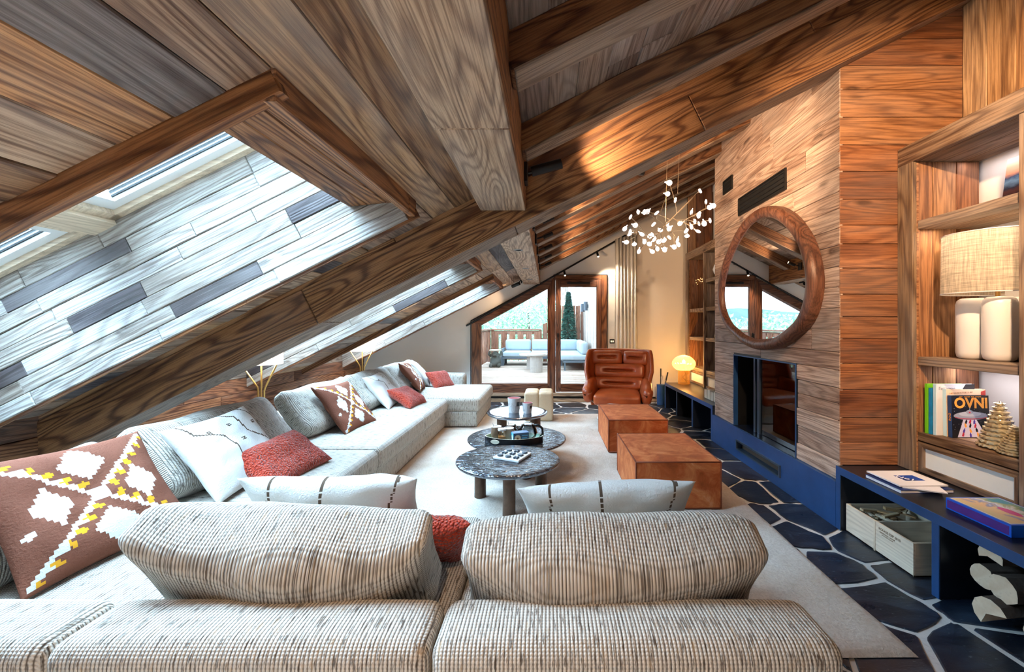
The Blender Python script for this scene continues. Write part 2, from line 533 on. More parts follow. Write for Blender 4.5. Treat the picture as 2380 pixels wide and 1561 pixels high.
def paving():
    rg = random.Random(21)
    sites = []
    g = .335
    for i in range(-12, 11):
        for j in range(-4, 24):
            if rg.random() < .16: continue
            sites.append((i * g + rg.uniform(-.145, .145), j * g + rg.uniform(-.145, .145)))
    for (sx, sy) in sites:
        if not (-3.4 < sx < 2.95 and -.9 < sy < 7.3): continue
        if -2.1 < sx < 1.2 and 2.0 < sy < 5.95: continue
        if sx < -1.5 and sy < 6.9: continue
        if sx < .5 and sy < 1.9: continue
        poly = [(sx - 1, sy - 1), (sx + 1, sy - 1), (sx + 1, sy + 1), (sx - 1, sy + 1)]
        planes = [(ox - sx, oy - sy, (ox + sx) / 2, (oy + sy) / 2) for ox, oy in sites if 0 < abs(ox - sx) + abs(oy - sy) < 2.2]
        planes += [(1, 0, 2.87, 0), (-1, 0, -3.38, 0), (0, 1, 0, 7.33)]
        gap = rg.uniform(.010, .021)
        for nx, ny, px, py in planes:
            L = math.hypot(nx, ny); nx /= L; ny /= L
            out = []
            for k in range(len(poly)):
                p, q = poly[k], poly[(k + 1) % len(poly)]
                dp = (p[0] - px) * nx + (p[1] - py) * ny + gap
                dq = (q[0] - px) * nx + (q[1] - py) * ny + gap
                if dp <= 0: out.append(p)
                if dp * dq < 0:
                    t = dp / (dp - dq)
                    out.append((p[0] + (q[0] - p[0]) * t, p[1] + (q[1] - p[1]) * t))
            poly = out
            if len(poly) < 3: break
        if len(poly) < 3: continue
        pts = []
        for k in range(len(poly)):
            p, q = V(poly[k]), V(poly[(k + 1) % len(poly)])
            d = q - p
            if d.length < .03: pts.append(p); continue
            nn = V((-d.y, d.x)).normalized()
            for t in (.04, .34, .66, .96):
                pts.append(p + d * t + nn * (rg.uniform(-.009, .012) if t in (.34, .66) else rg.uniform(0, .006)))
        cx = sum(p[0] for p in pts) / len(pts); cy = sum(p[1] for p in pts) / len(pts)
        n = len(pts)
        vs_ = [(p[0] - cx, p[1] - cy, -.02) for p in pts] + [(p[0] - cx, p[1] - cy, -.003) for p in pts] + [((p[0] - cx) * .975, (p[1] - cy) * .975, rg.uniform(-.001, .0005)) for p in pts]
        fs = [list(range(2 * n, 3 * n))]
        for k in range(n):
            k2 = (k + 1) % n
            fs += [[k, k2, n + k2, n + k], [n + k, n + k2, 2 * n + k2, 2 * n + k]]
        b = B(); b.add(vs_, fs)
        b.build('stone', SLATE, floor, loc=(cx, cy, 0))
paving()

# ------------------------------------------------------------------ ceiling
def roofpoly(f, x0, x1, t0, t1):
    return [(x0, f(x0) + t0), (x1, f(x1) + t0), (x1, f(x1) + t1), (x0, f(x0) + t1)]
cb = B()
cb.prism(roofpoly(zL, -.79, -.30, .02, .09), 'Y', -2.6, 7.6)
ZON = [(-2.6, -1.14), (.05, 1.11), (2.30, 3.36), (4.52, 5.49), (6.61, 7.6)]
for a, b_ in ZON:
    cb.prism(roofpoly(zL, -3.6, -.77, .02, .09), 'Y', a, b_)
cb.prism(roofpoly(zP, -.46, 3.1, .02, .10), 'Y', -2.6, 7.6)
ceiling = cb.build('ceiling', plain('roof_lining', '#4a3a2e', .9))
tag(ceiling, kind='structure')
DN = V((SA, 0, -CA))
def ceil_strip(f, x0, x1, ya, yb, mat, rg):
    """one run of boards between x0 and x1 (plan), from ya to yb"""
    y = ya
    while y < yb - .01:
        e = min(yb, y + rg.uniform(1.6, 3.4))
        if yb - e < .5: e = yb
        xm = (x0 + x1) / 2
        plank(ceiling, mat, V((xm, (y + e) / 2, f(xm))) + DN * rg.uniform(-.003, .003), EY, DN, e - y, (x1 - x0) / CA, .02)
        y = e
rg = random.Random(5)
for x0, x1 in ((-.62, -.45), (-.77, -.62)):
    ceil_strip(zL, x0, x1, -2.6, 2.66, W_CEIL, rg)
    ceil_strip(zL, x0, x1, 2.91, YB, W_CEIL, rg)
xs = -.77
while xs > -3.4:
    w = rg.uniform(.125, .215)
    x0 = max(-3.42, xs - w)
    if x0 + 3.42 < .08: x0 = -3.42
    for a, b_ in ((-2.6, -1.14), (.05, 1.11), (2.30, 2.66), (2.91, 3.36), (4.52, 5.49), (6.61, YB)):
        ceil_strip(zL, x0, xs, a, b_, W_CEIL, rg)
    xs = x0
    if xs <= -3.41: break
xs = -.146
while xs < 2.95:
    w = rg.uniform(.14, .21)
    ceil_strip(zP, xs, min(3.0, xs + w), -2.6, YB, W_ROOF, rg)
    xs += w

# ------------------------------------------------------------------ low wall behind the sofa
wall_left = B().bb((-3.6, -2.6, -.1), (-3.425, 7.6, 1.60)).build('wall_left', plain('wall_core', '#5a4636', .9))
tag(wall_left, kind='structure')
fill(wall_left, W_KNEE, (-3.40, -1.2, .02), (0, 1, 0), (1, 0, 0), YB + 1.2, [.15, .16, .17, .16, .16], (1.4, 3.0), rnd=random.Random(3))
for a, b_ in NICHES:
    fill(wall_left, W_REV, (-3.40, a + .03, .82), (0, 1, 0), (1, 0, 0), b_ - a - .06, [.17, .17, .17, .17], (.6, 1.4), rnd=random.Random(int(a * 10)))

# ------------------------------------------------------------------ skylight linings and casings
for i, (a, b_) in enumerate(NICHES):
    L = struct('trim_%d' % (i + 1))
    rg = random.Random(30 + i)
    org = V((-3.40, 0, zL(-3.40) - .09))
    ln = (3.40 - .80) / CA
    perp = (.74 + .09) * CA
    rows = widths(perp, .085, .105, rg)
    k = perp / sum(rows); rows = [r * k for r in rows]
    # far cheek faces the camera, near cheek faces away
    fill(L, W_REV, org + V((0, b_ - .03, 0)), EX, (0, -1, 0), ln, rows, (.45, 1.0), rnd=rg)
    fill(L, W_REV, V((-.80, a + .03, zL(-.80) - .062)), -EX, (0, 1, 0), ln, rows, (.5, 1.1), rnd=rg)
    core = B()
    for y0, y1 in ((b_ - .009, b_ + .02), (a - .02, a + .009)):
        core.prism([(-3.45, zL(-3.45) + .024), (-.765, zL(-.765) + .024), (-.765, zW(-.765) + .06), (-3.45, zW(-3.45) + .06)], 'Y', y0, y1)
    core.prism([(-.80, 2.136), (-.765, 2.15), (-.765, zW(-.765)), (-1.10, zW(-1.10) + .05), (-1.10, 2.11)], 'Y', a, b_)
    core.build('core', plain('roof_lining', '#4a3a2e', .9), L)
    # head lining, nearly level, runs back from the casing
    hd = V((-1, 0, -.09)).normalized(); hz = EY.cross(hd) * -1
    hz = V((hd.z, 0, -hd.x)) * (1 if hd.x * -1 < 0 else 1)
    if hz.z > 0: hz = -hz
    for q, (d0, d1) in enumerate(((.03, .15), (.15, .26), (.26, .37))):
        c = V((-.77, (a + b_) / 2, 2.112)) + hd * ((d0 + d1) / 2)
        plank(L, W_CASE, c, EY, hz, b_ - a - .06, d1 - d0, .02)
    plank(L, W_REV, V((-1.14, (a + b_) / 2, 2.38)), EY, V((-1, 0, 0)), b_ - a - .06, .60, .02)
    # casing boards hang below the ceiling
    for (yy, zn) in ((a - .0, (0, -1, 0)), (b_ + .0, (0, 1, 0))):
        xm = -2.09
        sg = 1 if zn[1] < 0 else -1
        for (x0, x1) in ((-3.41, -1.75), (-1.75, -.76)):
            xm = (x0 + x1) / 2
            plank(L, W_CASE, V((xm, yy, zL(xm) - (.030 if zn[1] < 0 else .045))), EX * sg, zn, (x1 - x0) / CA, .082 if zn[1] < 0 else .112, .034 if zn[1] < 0 else .02, 'casing')
    for (y0, y1) in ((a, b_ - .12), (b_ - .12, b_)):
        plank(L, W_CASE, V((-.762, (y0 + y1) / 2, zL(-.77) - .04)), -EY, V((1, 0, 0)), y1 - y0, .10, .034, 'casing')
    # roof windows
    wn = struct('window_%d' % (i + 1))
    y0, y1 = a + .03, b_ - .03
    rm = Matrix((EX, EY, EZ)).transposed()
    def P(x, y, h): return V((x, y, zW(x))) + EZ * h
    for (xa, xb) in ((-2.47, -1.13), (-3.42, -2.60)):
        lx = (xb - xa) / CA; xm = (xa + xb) / 2
        fr = B(); sa = B()
        fr.box(P(xm, y0 + .02, .03), (lx, .04, .07), rm); fr.box(P(xm, y1 - .02, .03), (lx, .04, .07), rm)
        fr.box(P(xa + .02, (y0 + y1) / 2, .03), (.05, y1 - y0, .07), rm); fr.box(P(xb - .02, (y0 + y1) / 2, .03), (.05, y1 - y0, .07), rm)
        fr.build('window_frame', W_PINE['X'], wn)
        sa.box(P(xm, y0 + .066, .045), (lx - .1, .052, .04), rm); sa.box(P(xm, y1 - .066, .045), (lx - .1, .052, .04), rm)
        sa.box(P(xa + .075, (y0 + y1) / 2, .045), (.075, y1 - y0 - .18, .04), rm); sa.box(P(xb - .075, (y0 + y1) / 2, .045), (.075, y1 - y0 - .18, .04), rm)
        sa.build('sash', WHITE, wn)
        g = B(); g.box(P(xm, y0 + .095, .055), (lx - .2, .006, .012), rm); g.box(P(xm, y1 - .095, .055), (lx - .2, .006, .012), rm)
        g.build('gasket', BLACK, wn)
        B().box(P(xm, (y0 + y1) / 2, .06), (lx - .16, y1 - y0 - .17, .012), rm).build('pane', glass(), wn)
    B().box(P(-2.535, (y0 + y1) / 2, .02), (.14, y1 - y0, .10), rm).build('mullion', W_PINE['Y'], wn)

# ------------------------------------------------------------------ roof timbers
def timber(name, c, x, z, d, mat, parent=None, ch=.008):
    o = B().cbox((0, 0, 0), d, ch).build(name, mat, parent)
    (setattr(o, 'matrix_local', frame_matrix(c, x, z)))
    return o
tr = thing('roof_truss', 'massive boxed roof beam sloping across the whole room above the sofa', 'beam', (0, 2.785, 0))
def tp(x, h): return V((x, 0, zT(x))) + EZ * h
B().prism([(-3.42, zT(-3.42) + .03), (3.0, zT(3.0) + .03), (3.0, zP(3.0)), (-.3, zP(-.3)), (-.3, zL(-.3)), (-3.42, zL(-3.42))], 'Y', -.115, .115).build('core', plain('roof_lining', '#4a3a2e', .9), tr)
for x0, x1 in ((-3.42, -1.50), (-1.50, -.22), (-.22, 3.0)):
    xm = (x0 + x1) / 2
    plank(tr, W_TRUSSU, tp(xm, 0), EY.cross(DN) * 1 if False else EX, DN, (x1 - x0) / CA, .27, .03, 'board', .006)
for sy, zn in ((-1, (0, -1, 0)), (1, (0, 1, 0))):
    for x0, x1 in ((-3.42, -1.53), (-1.53, 1.05), (1.05, 3.0)):
        xm = (x0 + x1) / 2
        plank(tr, W_TRUSS, tp(xm, .13) + V((0, sy * .135, 0)), EX * (-sy), zn, (x1 - x0) / CA, .26, .03, 'board', .005)
    for x0, x1 in ((-3.42, -.9), (-.9, 1.9), (1.9, 3.0)):
        xm = (x0 + x1) / 2
        plank(tr, W_TRUSS, tp(xm, .313) + V((0, sy * .128, 0)), EX * (-sy), zn, (x1 - x0) / CA, .105, .03, 'board', .005)
pu = thing('roof_purlin', 'wide pale boxed beam running the length of the room overhead', 'beam', (-.298, 2.5, 2.166))
for y0, y1 in ((-2.6, 1.55), (1.55, 2.65), (2.92, 5.1), (5.1, YB)):
    ym = (y0 + y1) / 2 - 2.5; ln = y1 - y0
    plank(pu, W_PURL, (0, ym, 0), EY, (0, 0, -1), ln, .304, .03, 'board', .006)
    plank(pu, W_TRUSS, (.152, ym, .185), -EY, (1, 0, 0), ln, .37, .03, 'board', .006)
    plank(pu, W_PURL, (-.152, ym, .08), EY, (-1, 0, 0), ln, .16, .03, 'board', .006)
ORD = ['first', 'second', 'third', 'fourth', 'fifth', 'sixth', 'seventh', 'eighth', 'ninth', 'tenth']
RAFT_Y = [.89, 1.555, 2.24, 3.42, 4.06, 4.73, 5.40, 6.08, 6.76]
for i, y in enumerate(RAFT_Y):
    H = .15 * CA
    x0, x1 = -.14, 2.98
    xm = (x0 + x1) / 2
    c = V((xm, y, zR(xm))) + EZ * (H / 2 - .002)
    o = timber('roof_rafter', c, EX, EZ, ((x1 - x0) / CA, .14, H + .01), W_RAFT)
    lab = ('exposed dark rafter in front of the big sloping beam, %s from the beam' % ['third', 'second', 'first'][i]) if i < 3 else \
          ('exposed dark rafter behind the big sloping beam, %s from the glazed gable wall' % ['sixth', 'fifth', 'fourth', 'third', 'second', 'first'][i - 3])
    tag(o, lab, 'beam', 'exposed rafters')
    plank(o, W_TRUSSU, (0, 0, -(H + .01) / 2 - .010), (1, 0, 0), (0, 0, -1), (x1 - x0) / CA - .02, .142, .012, 'underside_strip')  # thin strip that colours the rafter's underside paler and greyer

# ------------------------------------------------------------------ gable wall with window and door
def zt(x): return zP(x) + .06
wb = B()
Y0, Y1 = YB, YB + .28
wb.prism([(-3.6, -.1), (-1.407, -.1), (-1.407, zt(-1.407)), (-3.6, zt(-3.6))], 'Y', Y0, Y1)
wb.prism([(-1.407, 1.475), (.1, 2.29), (.1, 2.33), (1.079, 2.33), (1.079, zt(1.079)), (-1.407, zt(-1.407))], 'Y', Y0, Y1)
wb.prism([(1.079, -.1), (3.1, -.1), (3.1, zt(3.1)), (1.079, zt(1.079))], 'Y', Y0, Y1)
wb.prism([(-1.407, -.1), (1.079, -.1), (1.079, .17), (-1.407, .17)], 'Y', Y0, Y1)
wall_back = tag(wb.build('wall_back', PLASTER), kind='structure')
B().bb((1.63, YB - .05, .1), (2.9, YB, 3.9)).build('wall_panel', plain('warm_plaster', '#e9dccb', .9, noisy=.04, nscale=2), wall_back)
wr = B()
wr.bb((2.90, -2.6, -.1), (3.1, 7.6, 4.2))
wall_right = tag(wr.build('wall_right', plain('cool_plaster', '#d9d6d6', .9)), kind='structure')
rgv = random.Random(9)
fill(wall_right, wood('tan_board', ['#b08c64', '#a67c50', '#b89872', '#9c7448'], .5, grey=.2), (2.88, -.4, 2.60), (0, 0, 1), (-1, 0, 0), 1.46, widths(3.17, .13, .2, rgv), (2, 3), rnd=rgv)
wall_rear = tag(B().bb((-3.6, -2.8, -.1), (3.1, -2.6, 4.2)).build('wall_rear', PLASTER), kind='structure')
bbd = B()
bbd.cbb((-3.4, YB - .02, 0), (2.0, YB, .062), .003)
baseboard = tag(bbd.build('baseboard_back', W_PALE['X']), kind='structure')
B().bb((-1.42, YB - .015, .07), (1.98, YB, .105)).build('black_strip', BLACK, baseboard)  # plain black strip between baseboard and sill
B().cbb((-1.42, YB - .045, .108), (1.09, YB, .17), .004).build('sill_board', W_PALE['X'], baseboard)

w4 = struct('window_5')
po = [(-1.407, .17), (.1, .17), (.1, 2.29), (-1.407, 1.475)]
pi_ = [(-1.243, .335), (-.012, .335), (-.012, 2.085), (-1.243, 1.41)]
def bar(b, pa, pb, pc, pd, y0, y1):
    b.prism([pa, pb, pc, pd], 'Y', y0, y1)
for k, ax in ((0, 'X'), (1, 'Z'), (2, 'X'), (3, 'Z')):
    j = (k + 1) % 4
    b = B(); bar(b, po[k], po[j], pi_[j], pi_[k], YB - .03, YB + .10)
    b.build('window_frame', W_DOOR[ax], w4)
b = B()
b.tube([(-1.42, YB - .045, 1.49), (.09, YB - .045, 2.305)], .012, 6)
b.tube([(-1.42, YB - .04, .17), (-1.42, YB - .04, 1.49)], .009, 6)
b.build('edge_strip', BLACK, w4)
B().prism(pi_, 'Y', YB + .04, YB + .052).build('pane', glass(), w4)

d1 = struct('door_1')
B().cbb((.1, YB - .035, .17), (.135, YB + .1, 2.33), .004).build('door_frame', W_DOOR['Z'], d1)
B().cbb((.985, YB - .035, .17), (1.079, YB + .1, 2.33), .004).build('door_frame', W_DOOR['Z'], d1)
B().cbb((.135, YB - .035, 2.25), (.985, YB + .1, 2.33), .004).build('door_frame', W_DOOR['X'], d1)
b = B(); b.bb((1.079, YB - .03, .17), (1.094, YB, 2.345)); b.bb((.1, YB - .03, 2.33), (1.094, YB, 2.345))
b.build('edge_strip', BLACK, d1)
leaf = B().cbb((.14, YB - .055, .19), (.232, YB + .02, 2.245), .006).build('leaf', W_DOOR['Z'], d1)
B().cbb((.888, YB - .055, .19), (.98, YB + .02, 2.245), .006).build('stile', W_DOOR['Z'], leaf)
B().cbb((.232, YB - .054, .19), (.888, YB + .02, .335), .006).build('rail', W_DOOR['X'], leaf)
B().cbb((.232, YB - .054, 2.115), (.888, YB + .02, 2.245), .006).build('rail', W_DOOR['X'], leaf)
B().bb((.232, YB - .03, .335), (.888, YB - .018, 2.115)).build('pane', glass(), leaf)
b = B(); b.cbb((.168, YB - .068, 1.19), (.198, YB - .055, 1.27), .004); b.tube([(.183, YB - .07, 1.25), (.183, YB - .11, 1.25), (.183, YB - .11, 1.13)], .009, 8)
b.build('handle', BLACK, leaf)
B().cbb((.345, YB - .075, 2.165), (.77, YB - .055, 2.205), .008).build('vent_bar', BLACK, d1)

# ------------------------------------------------------------------ chimney breast and fireplace
wch = struct('wall_chimney')
cc = B()
FB = (3.254, 4.35, .318, 1.09)     # firebox opening y0 y1 z0 z1
cc.bb((2.052, FB[1] + .02, .05), (2.9, 4.83, 3.75)); cc.bb((2.052, 2.79, .05), (2.9, FB[0] - .02, 3.75))
cc.bb((2.052, FB[0] - .02, FB[3] + .02), (2.9, FB[1] + .02, 3.75)); cc.bb((2.052, FB[0] - .02, .05), (2.9, FB[1] + .02, .3))
cc.build('core', plain('roof_lining', '#4a3a2e', .9), wch)
rgc = random.Random(12)
r1 = widths(FB[3] - .318, .11, .16, rgc)
r2 = widths(3.68 - FB[3], .11, .17, rgc)
fill(wch, W_CHIM, (2.03, 4.85, .318), (0, -1, 0), (-1, 0, 0), 2.08, r1 + r2, (.55, 1.3), holes=[(4.85 - FB[1], 4.85 - FB[0], 0, FB[3] - .318)], rnd=rgc, jit=.0012)
rs = widths(4.05 - .43, .13, .2, rgc)
fill(wch, W_SIDE, (2.03, 2.77, .43), (1, 0, 0), (0, -1, 0), .86, rs, (.9, 1.4), rnd=rgc, jit=.0012)
fill(wch, W_CHIM, (2.88, 4.85, .43), (-1, 0, 0), (0, 1, 0), .85, widths(3.2, .13, .2, rgc), (.9, 1.4), rnd=rgc)

fp = thing('fireplace', 'black steel fireplace set low in the boarded chimney breast', 'fireplace', (2.03, 3.8, 0))
def L_(x, y, z): return (x - 2.03, y - 3.8, z)
SL = (3.42, 4.215, .094, .20)
pb = B()
for (y0, y1, z0, z1) in ((2.77, SL[0], 0, .318), (SL[1], 4.85, 0, .318), (SL[0], SL[1], 0, SL[2]), (SL[0], SL[1], SL[3], .318)):
    pb.bb(L_(2.0, y0, z0), L_(2.05, y1, z1))
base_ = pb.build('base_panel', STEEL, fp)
b = B(); b.ring([(SL[0] - 3.8, SL[2]), (SL[1] - 3.8, SL[2]), (SL[1] - 3.8, SL[3]), (SL[0] - 3.8, SL[3])],
                [(SL[0] - 3.785, SL[2] + .015), (SL[1] - 3.815, SL[2] + .015), (SL[1] - 3.815, SL[3] - .015), (SL[0] - 3.785, SL[3] - .015)], 'X', -.045, .0)
b.bb(L_(2.10, SL[0], SL[2]), L_(2.12, SL[1], SL[3])); b.bb(L_(2.04, SL[0], SL[2] + .004), L_(2.12, SL[1], SL[2] + .012))
b.build('air_slot', plain('slot_steel', (.06, .10, .16, 1), .3, .6), base_)
fb = B()
y0, y1, z0, z1 = FB
fb.bb(L_(2.52, y0, z0), L_(2.54, y1, z1)); fb.bb(L_(2.03, y0 - .02, z0), L_(2.54, y0, z1)); fb.bb(L_(2.03, y1, z0), L_(2.54, y1 + .02, z1))
fb.bb(L_(2.03, y0, z1), L_(2.54, y1, z1 + .02))
fb.build('firebox', DARK, fp)
B().bb(L_(2.02, y0, z0 - .012), L_(2.54, y1, z0 + .004)).build('hearth', plain('hearth_steel', (.012, .02, .04, 1), .2, .5), fp)
b = B(); b.ring([(y0 - 3.8, z0), (y1 - 3.8, z0), (y1 - 3.8, z1), (y0 - 3.8, z1)], [(y0 - 3.79, z0 + .002), (y1 - 3.81, z0 + .002), (y1 - 3.81, z1 - .01), (y0 - 3.79, z1 - .01)], 'X', -.006, .04)
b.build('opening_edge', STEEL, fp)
b = B(); b.bb(L_(2.10, 3.96, z0), L_(2.14, 4.0, z1)); b.bb(L_(2.10, 4.04, z0), L_(2.13, 4.07, z1)); b.build('glass_post', plain('slot_steel', (.06, .10, .16, 1), .3, .6), fp)
B().bb(L_(2.115, y0 + .005, z0 + .01), L_(2.123, 3.96, z1 - .01)).build('fire_glass', glass('dark_glass', (.25, .3, .36, 1), 1.4), fp)
for k in range(3):
    B().tube([L_(2.2 + .05 * k, 3.5, z0 + .02 + .01 * k), L_(2.2 + .05 * k, 3.95, z0 + .02 + .01 * k)], .008, 6).build('grate_bar', DARK, fp)

def grille(y0, y1, z0, z1, label):
    g = thing('air_vent', label, 'vent', (2.03, (y0 + y1) / 2, (z0 + z1) / 2), group='black warm air vents')
    h, w = (z1 - z0) / 2, (y1 - y0) / 2
    B().ring([(-w, -h), (w, -h), (w, h), (-w, h)], [(-w + .014, -h + .014), (w - .014, -h + .014), (w - .014, h - .014), (-w + .014, h - .014)], 'X', -.018, .006).build('vent_frame', BLACK, g)
    B().bb((-.0075, -w + .012, -h + .012), (-.0055, w - .012, h - .012)).build('vent_back', plain('vent_dark', '#050506', .6), g)
    n = max(2, int(h * 2 / .04))
    for i in range(n):
        z = -h + .014 + (2 * h - .028) * (i + .5) / n
        B().box((-.010, 0, z), (.010, 2 * w - .03, .003), Matrix.Rotation(.6, 3, 'Y')).build('slat', BLACK, g)
grille(3.383, 4.22, 2.56, 2.745, 'long black slotted vent above the oval mirror')
grille(4.367, 4.59, 2.905, 3.06, 'small square black vent near the far top edge of the chimney breast')
# ------------------------------------------------------------------ rug
def rug_mat():
    t = NT('wool_pile')
    o = t.obj()
    a = t.noise(o, 2.2, 4, .6)
    b = t.noise(o, 60, 4, .7)
    c = t.mix(t.ramp(a, [(.4, (0, 0, 0)), (.7, (1, 1, 1))]), hx('#d6cbbf'), hx('#c0ab96'))  # tan blotches: partly the wool's tone, partly warm light and shade painted in
    c = t.mix(t.math('MULTIPLY', t.ramp(b, [(.35, (1, 1, 1)), (.6, (0, 0, 0))]), .35), c, hx('#9c8570'))
    t.p(Base_Color=c, Roughness=1.0, Specular_IOR_Level=.05, Sheen_Weight=.3)
    t.bump(t.math('ADD', b, t.noise(o, 14, 4, .7)), 0.7, .015)
    return t.m
def rug():
    b = B(); nx, ny = 190, 230
    x0, x1, y0, y1 = -2.2, 1.56, 1.675, 6.29
    vs_ = []; fs = []
    for j in range(ny + 1):
        for i in range(nx + 1):
            x = x0 + (x1 - x0) * i / nx; y = y0 + (y1 - y0) * j / ny
            e = min(i, nx - i, j, ny - j)
            z = .004 if e == 0 else (.016 if e == 1 else .020 + .004 * noise.noise(V((x * 9, y * 9, 0))) + .004 * noise.noise(V((x * 37, y * 37, 3))))
            w = .008 * noise.noise(V((x * 3, y * 3, 5)))
            vs_.append((x + (w if i in (0, nx) else 0), y + (w if j in (0, ny) else 0), z))
    for j in range(ny):
        for i in range(nx):
            k = j * (nx + 1) + i
            fs.append((k, k + 1, k + nx + 2, k + nx + 1))
    b.add(vs_, fs)
    tag(b.build('rug', rug_mat(), smooth=True), 'large off-white shaggy wool rug under the coffee tables', 'rug')
rug()
RZ = .022

# ------------------------------------------------------------------ sectional sofa
so = thing('sectional_sofa', 'long U-shaped cream tweed sectional sofa with chaise end', 'sofa', (-1.2, 3.0, 0))
TX, TY = tweed('X'), tweed('Y')
def S(x, y, z): return V((x + 1.2, y - 3.0, z))
def slab(name, a, b, r, mat, puff=(0, 0, 0), seg=6, warp=None):
    a, b = S(*a), S(*b)
    o = B()
    o.rbox((a + b) / 2, [abs(q) for q in (b - a)], r, seg, puff, warp)
    return o.build(name, mat, so, smooth=True, weld=True)
slab('base', (-2.40, 2.0, .03), (-1.40, 5.40, .235), .02, TY)
slab('base', (-2.40, 5.40, .03), (-.965, 6.74, .235), .02, TX)
slab('base', (-2.40, 1.2, .03), (.73, 2.06, .235), .02, TX)
for y0, y1 in ((2.1, 3.20), (3.20, 4.37), (4.37, 5.39)):
    slab('seat_cushion', (-2.38, y0 + .003, .225), (-1.355, y1 - .003, .415), .05, TY, (0, 0, .03))
slab('seat_cushion', (-2.38, 5.395, .225), (-.93, 6.74, .415), .055, TX, (0, 0, .035))
for x0, x1 in ((-2.38, -1.37), (-1.37, -.33), (-.33, .72)):
    slab('seat_cushion', (x0 + .003, 1.21, .225), (x1 - .003, 2.09, .415), .05, TX, (0, 0, .03))
for x0, x1 in ((-2.62, -1.29), (-1.29, -.305), (-.305, .765)):
    slab('back_frame', (x0 + .002, 1.0, .03), (x1 - .002, 1.215, .585), .045, TX, (0, .006, .012), 8)
for y0, y1 in ((1.21, 3.3), (3.3, 5.0), (5.0, 6.98)):
    slab('back_frame', (-2.62, y0, .03), (-2.385, y1, .585), .045, TY, (.006, 0, .012), 8)
slab('armrest', (-2.38, 6.75, .03), (-1.42, 6.98, .585), .05, TX, (0, .006, .012))
for x, y in ((-1.5, 2.3), (-1.05, 5.5), (-1.05, 6.6), (.6, 1.3), (.6, 1.95), (-1.5, 4.4)):
    B().lathe([(.02, 0), (.025, .04)], S(x, y, 0), 10).build('leg', BLACK, so)

# back cushions, loose
def back_cushion(label, c, w, up, dims, seed, group='loose tweed back cushions', ear=.035, soft=.34, flare=.05):
    W, H, T = dims
    rg = random.Random(seed)
    ph = [rg.uniform(0, 6) for _ in range(4)]
    def warp(q, u):
        x, y, z = q
        k = abs(u[0]) ** 4
        x *= 1 + flare * abs(u[1]) ** 2 - .015
        y += (ear * k if u[1] > 0 else .02 * k)
        z *= 1 - .38 * k - .12 * abs(u[1]) ** 3
        z += .02 * math.sin(3 * u[0] + ph[0]) * (1 - u[1] ** 2)
        y += .010 * math.sin(5 * u[0] + ph[1]) * (1 - k)
        z += .012 * noise.noise(V((x * 5 + ph[2], y * 5, seed)))
        return (x, y, z)
    b = B(); b.rbox((0, 0, 0), (W, H, T), T * soft, 12, (.0, .012, .03), warp)
    o = b.build('back_cushion', TX, smooth=True, weld=True)
    w = V(w).normalized(); up = V(up); up = (up - w * up.dot(w)).normalized(); n = w.cross(up)
    o.matrix_local = Matrix(((w.x, up.x, n.x, c[0]), (w.y, up.y, n.y, c[1]), (w.z, up.z, n.z, c[2]), (0, 0, 0, 1)))
    return tag(o, label, 'cushion', group)
LEAN = (-.42, 0, .5)
for lab, y, wd_, zc in (('corner tweed back cushion behind the brown kilim pillow nearest the camera', 1.62, .84, .605),
                    ('tweed back cushion behind the largest white pillow and red pillow', 2.66, 1.04, .63),
                    ('tweed back cushion just beyond the nearer brass floor lamp', 3.92, 1.06, .625),
                    ('tweed back cushion behind the second white pillow of the long side', 4.98, 1.0, .63),
                    ('tweed back cushion in the far corner by the plastered gable wall', 6.05, 1.06, .635)):
    back_cushion(lab, (-2.17, y, zc), (0, 1, 0), LEAN, (wd_, .45, .23), int(y * 10))
back_cushion('long bolster-like tweed cushion on the sofa back nearest the camera, beside the kilim pillow', (-.835, 1.335, .605), (1, .03, -.03), (0, -.36, .6), (.90, .36, .25), 91, ear=.055, soft=.24, flare=.05)
back_cushion('long bolster-like tweed cushion at the open end of the sofa nearest the camera', (.205, 1.335, .578), (1, -.01, .01), (0, -.36, .6), (.94, .36, .25), 92, ear=.015, soft=.24, flare=.05)

# ------------------------------------------------------------------ scatter pillows
P_WHITE = plain('pillow_white', '#d8d5d0', .95, noisy=.06, nscale=140, bump=.5, spec=.1)
P_LINE = plain('pillow_stitch', '#5c4c40', .95, spec=.1)
P_BROWN = plain('kilim_brown', '#7a4c3c', .95, noisy=.14, nscale=120, bump=.5, spec=.1)
P_YEL = plain('kilim_yellow', '#d99a2b', .95, spec=.1)
def boucle():
    t = NT('red_boucle')
    o = t.obj()
    a = t.n('ShaderNodeTexVoronoi', {'Vector': o, 'Scale': 95.0}).outputs['Distance']
    b = t.noise(o, 40, 4, .7)
    t.p(Base_Color=t.mix(t.math('MULTIPLY', a, 1.3), hx('#d24a2c'), hx('#8f2716')), Roughness=.95, Specular_IOR_Level=.1, Sheen_Weight=.3)
    t.bump(t.math('ADD', t.math('MULTIPLY', a, -1.2), b), .9, .012)
    return t.m
P_RED = boucle()
def kilim(s, t):
    q = 24
    s = (math.floor(s * q) + .5) / q; t = (math.floor(t * q) + .5) / q
    if max(abs(s), abs(t)) > .97: return 0
    for (cx, cy, wx, wy) in ((.54, .0, .24, .36), (-.54, .0, .24, .36), (0, .60, .30, .34), (0, -.60, .30, .34)):
        if abs(s - cx) / wx + abs(t - cy) / wy < 1: return 1
    if abs(s + .84) + abs(t + .30) < .07: return 1
    for sg in (1, -1):
        a = s - sg * t                       # across the band
        r = (s + sg * t) * .5                # along the band
        f = (abs(r) * 7.0) % 1.0
        if .02 < a < .19 and f < .36 and .14 < abs(r) < .93: return 2
        if -.06 < a < .02 + .15 * (1 - f): return 1
    return 0
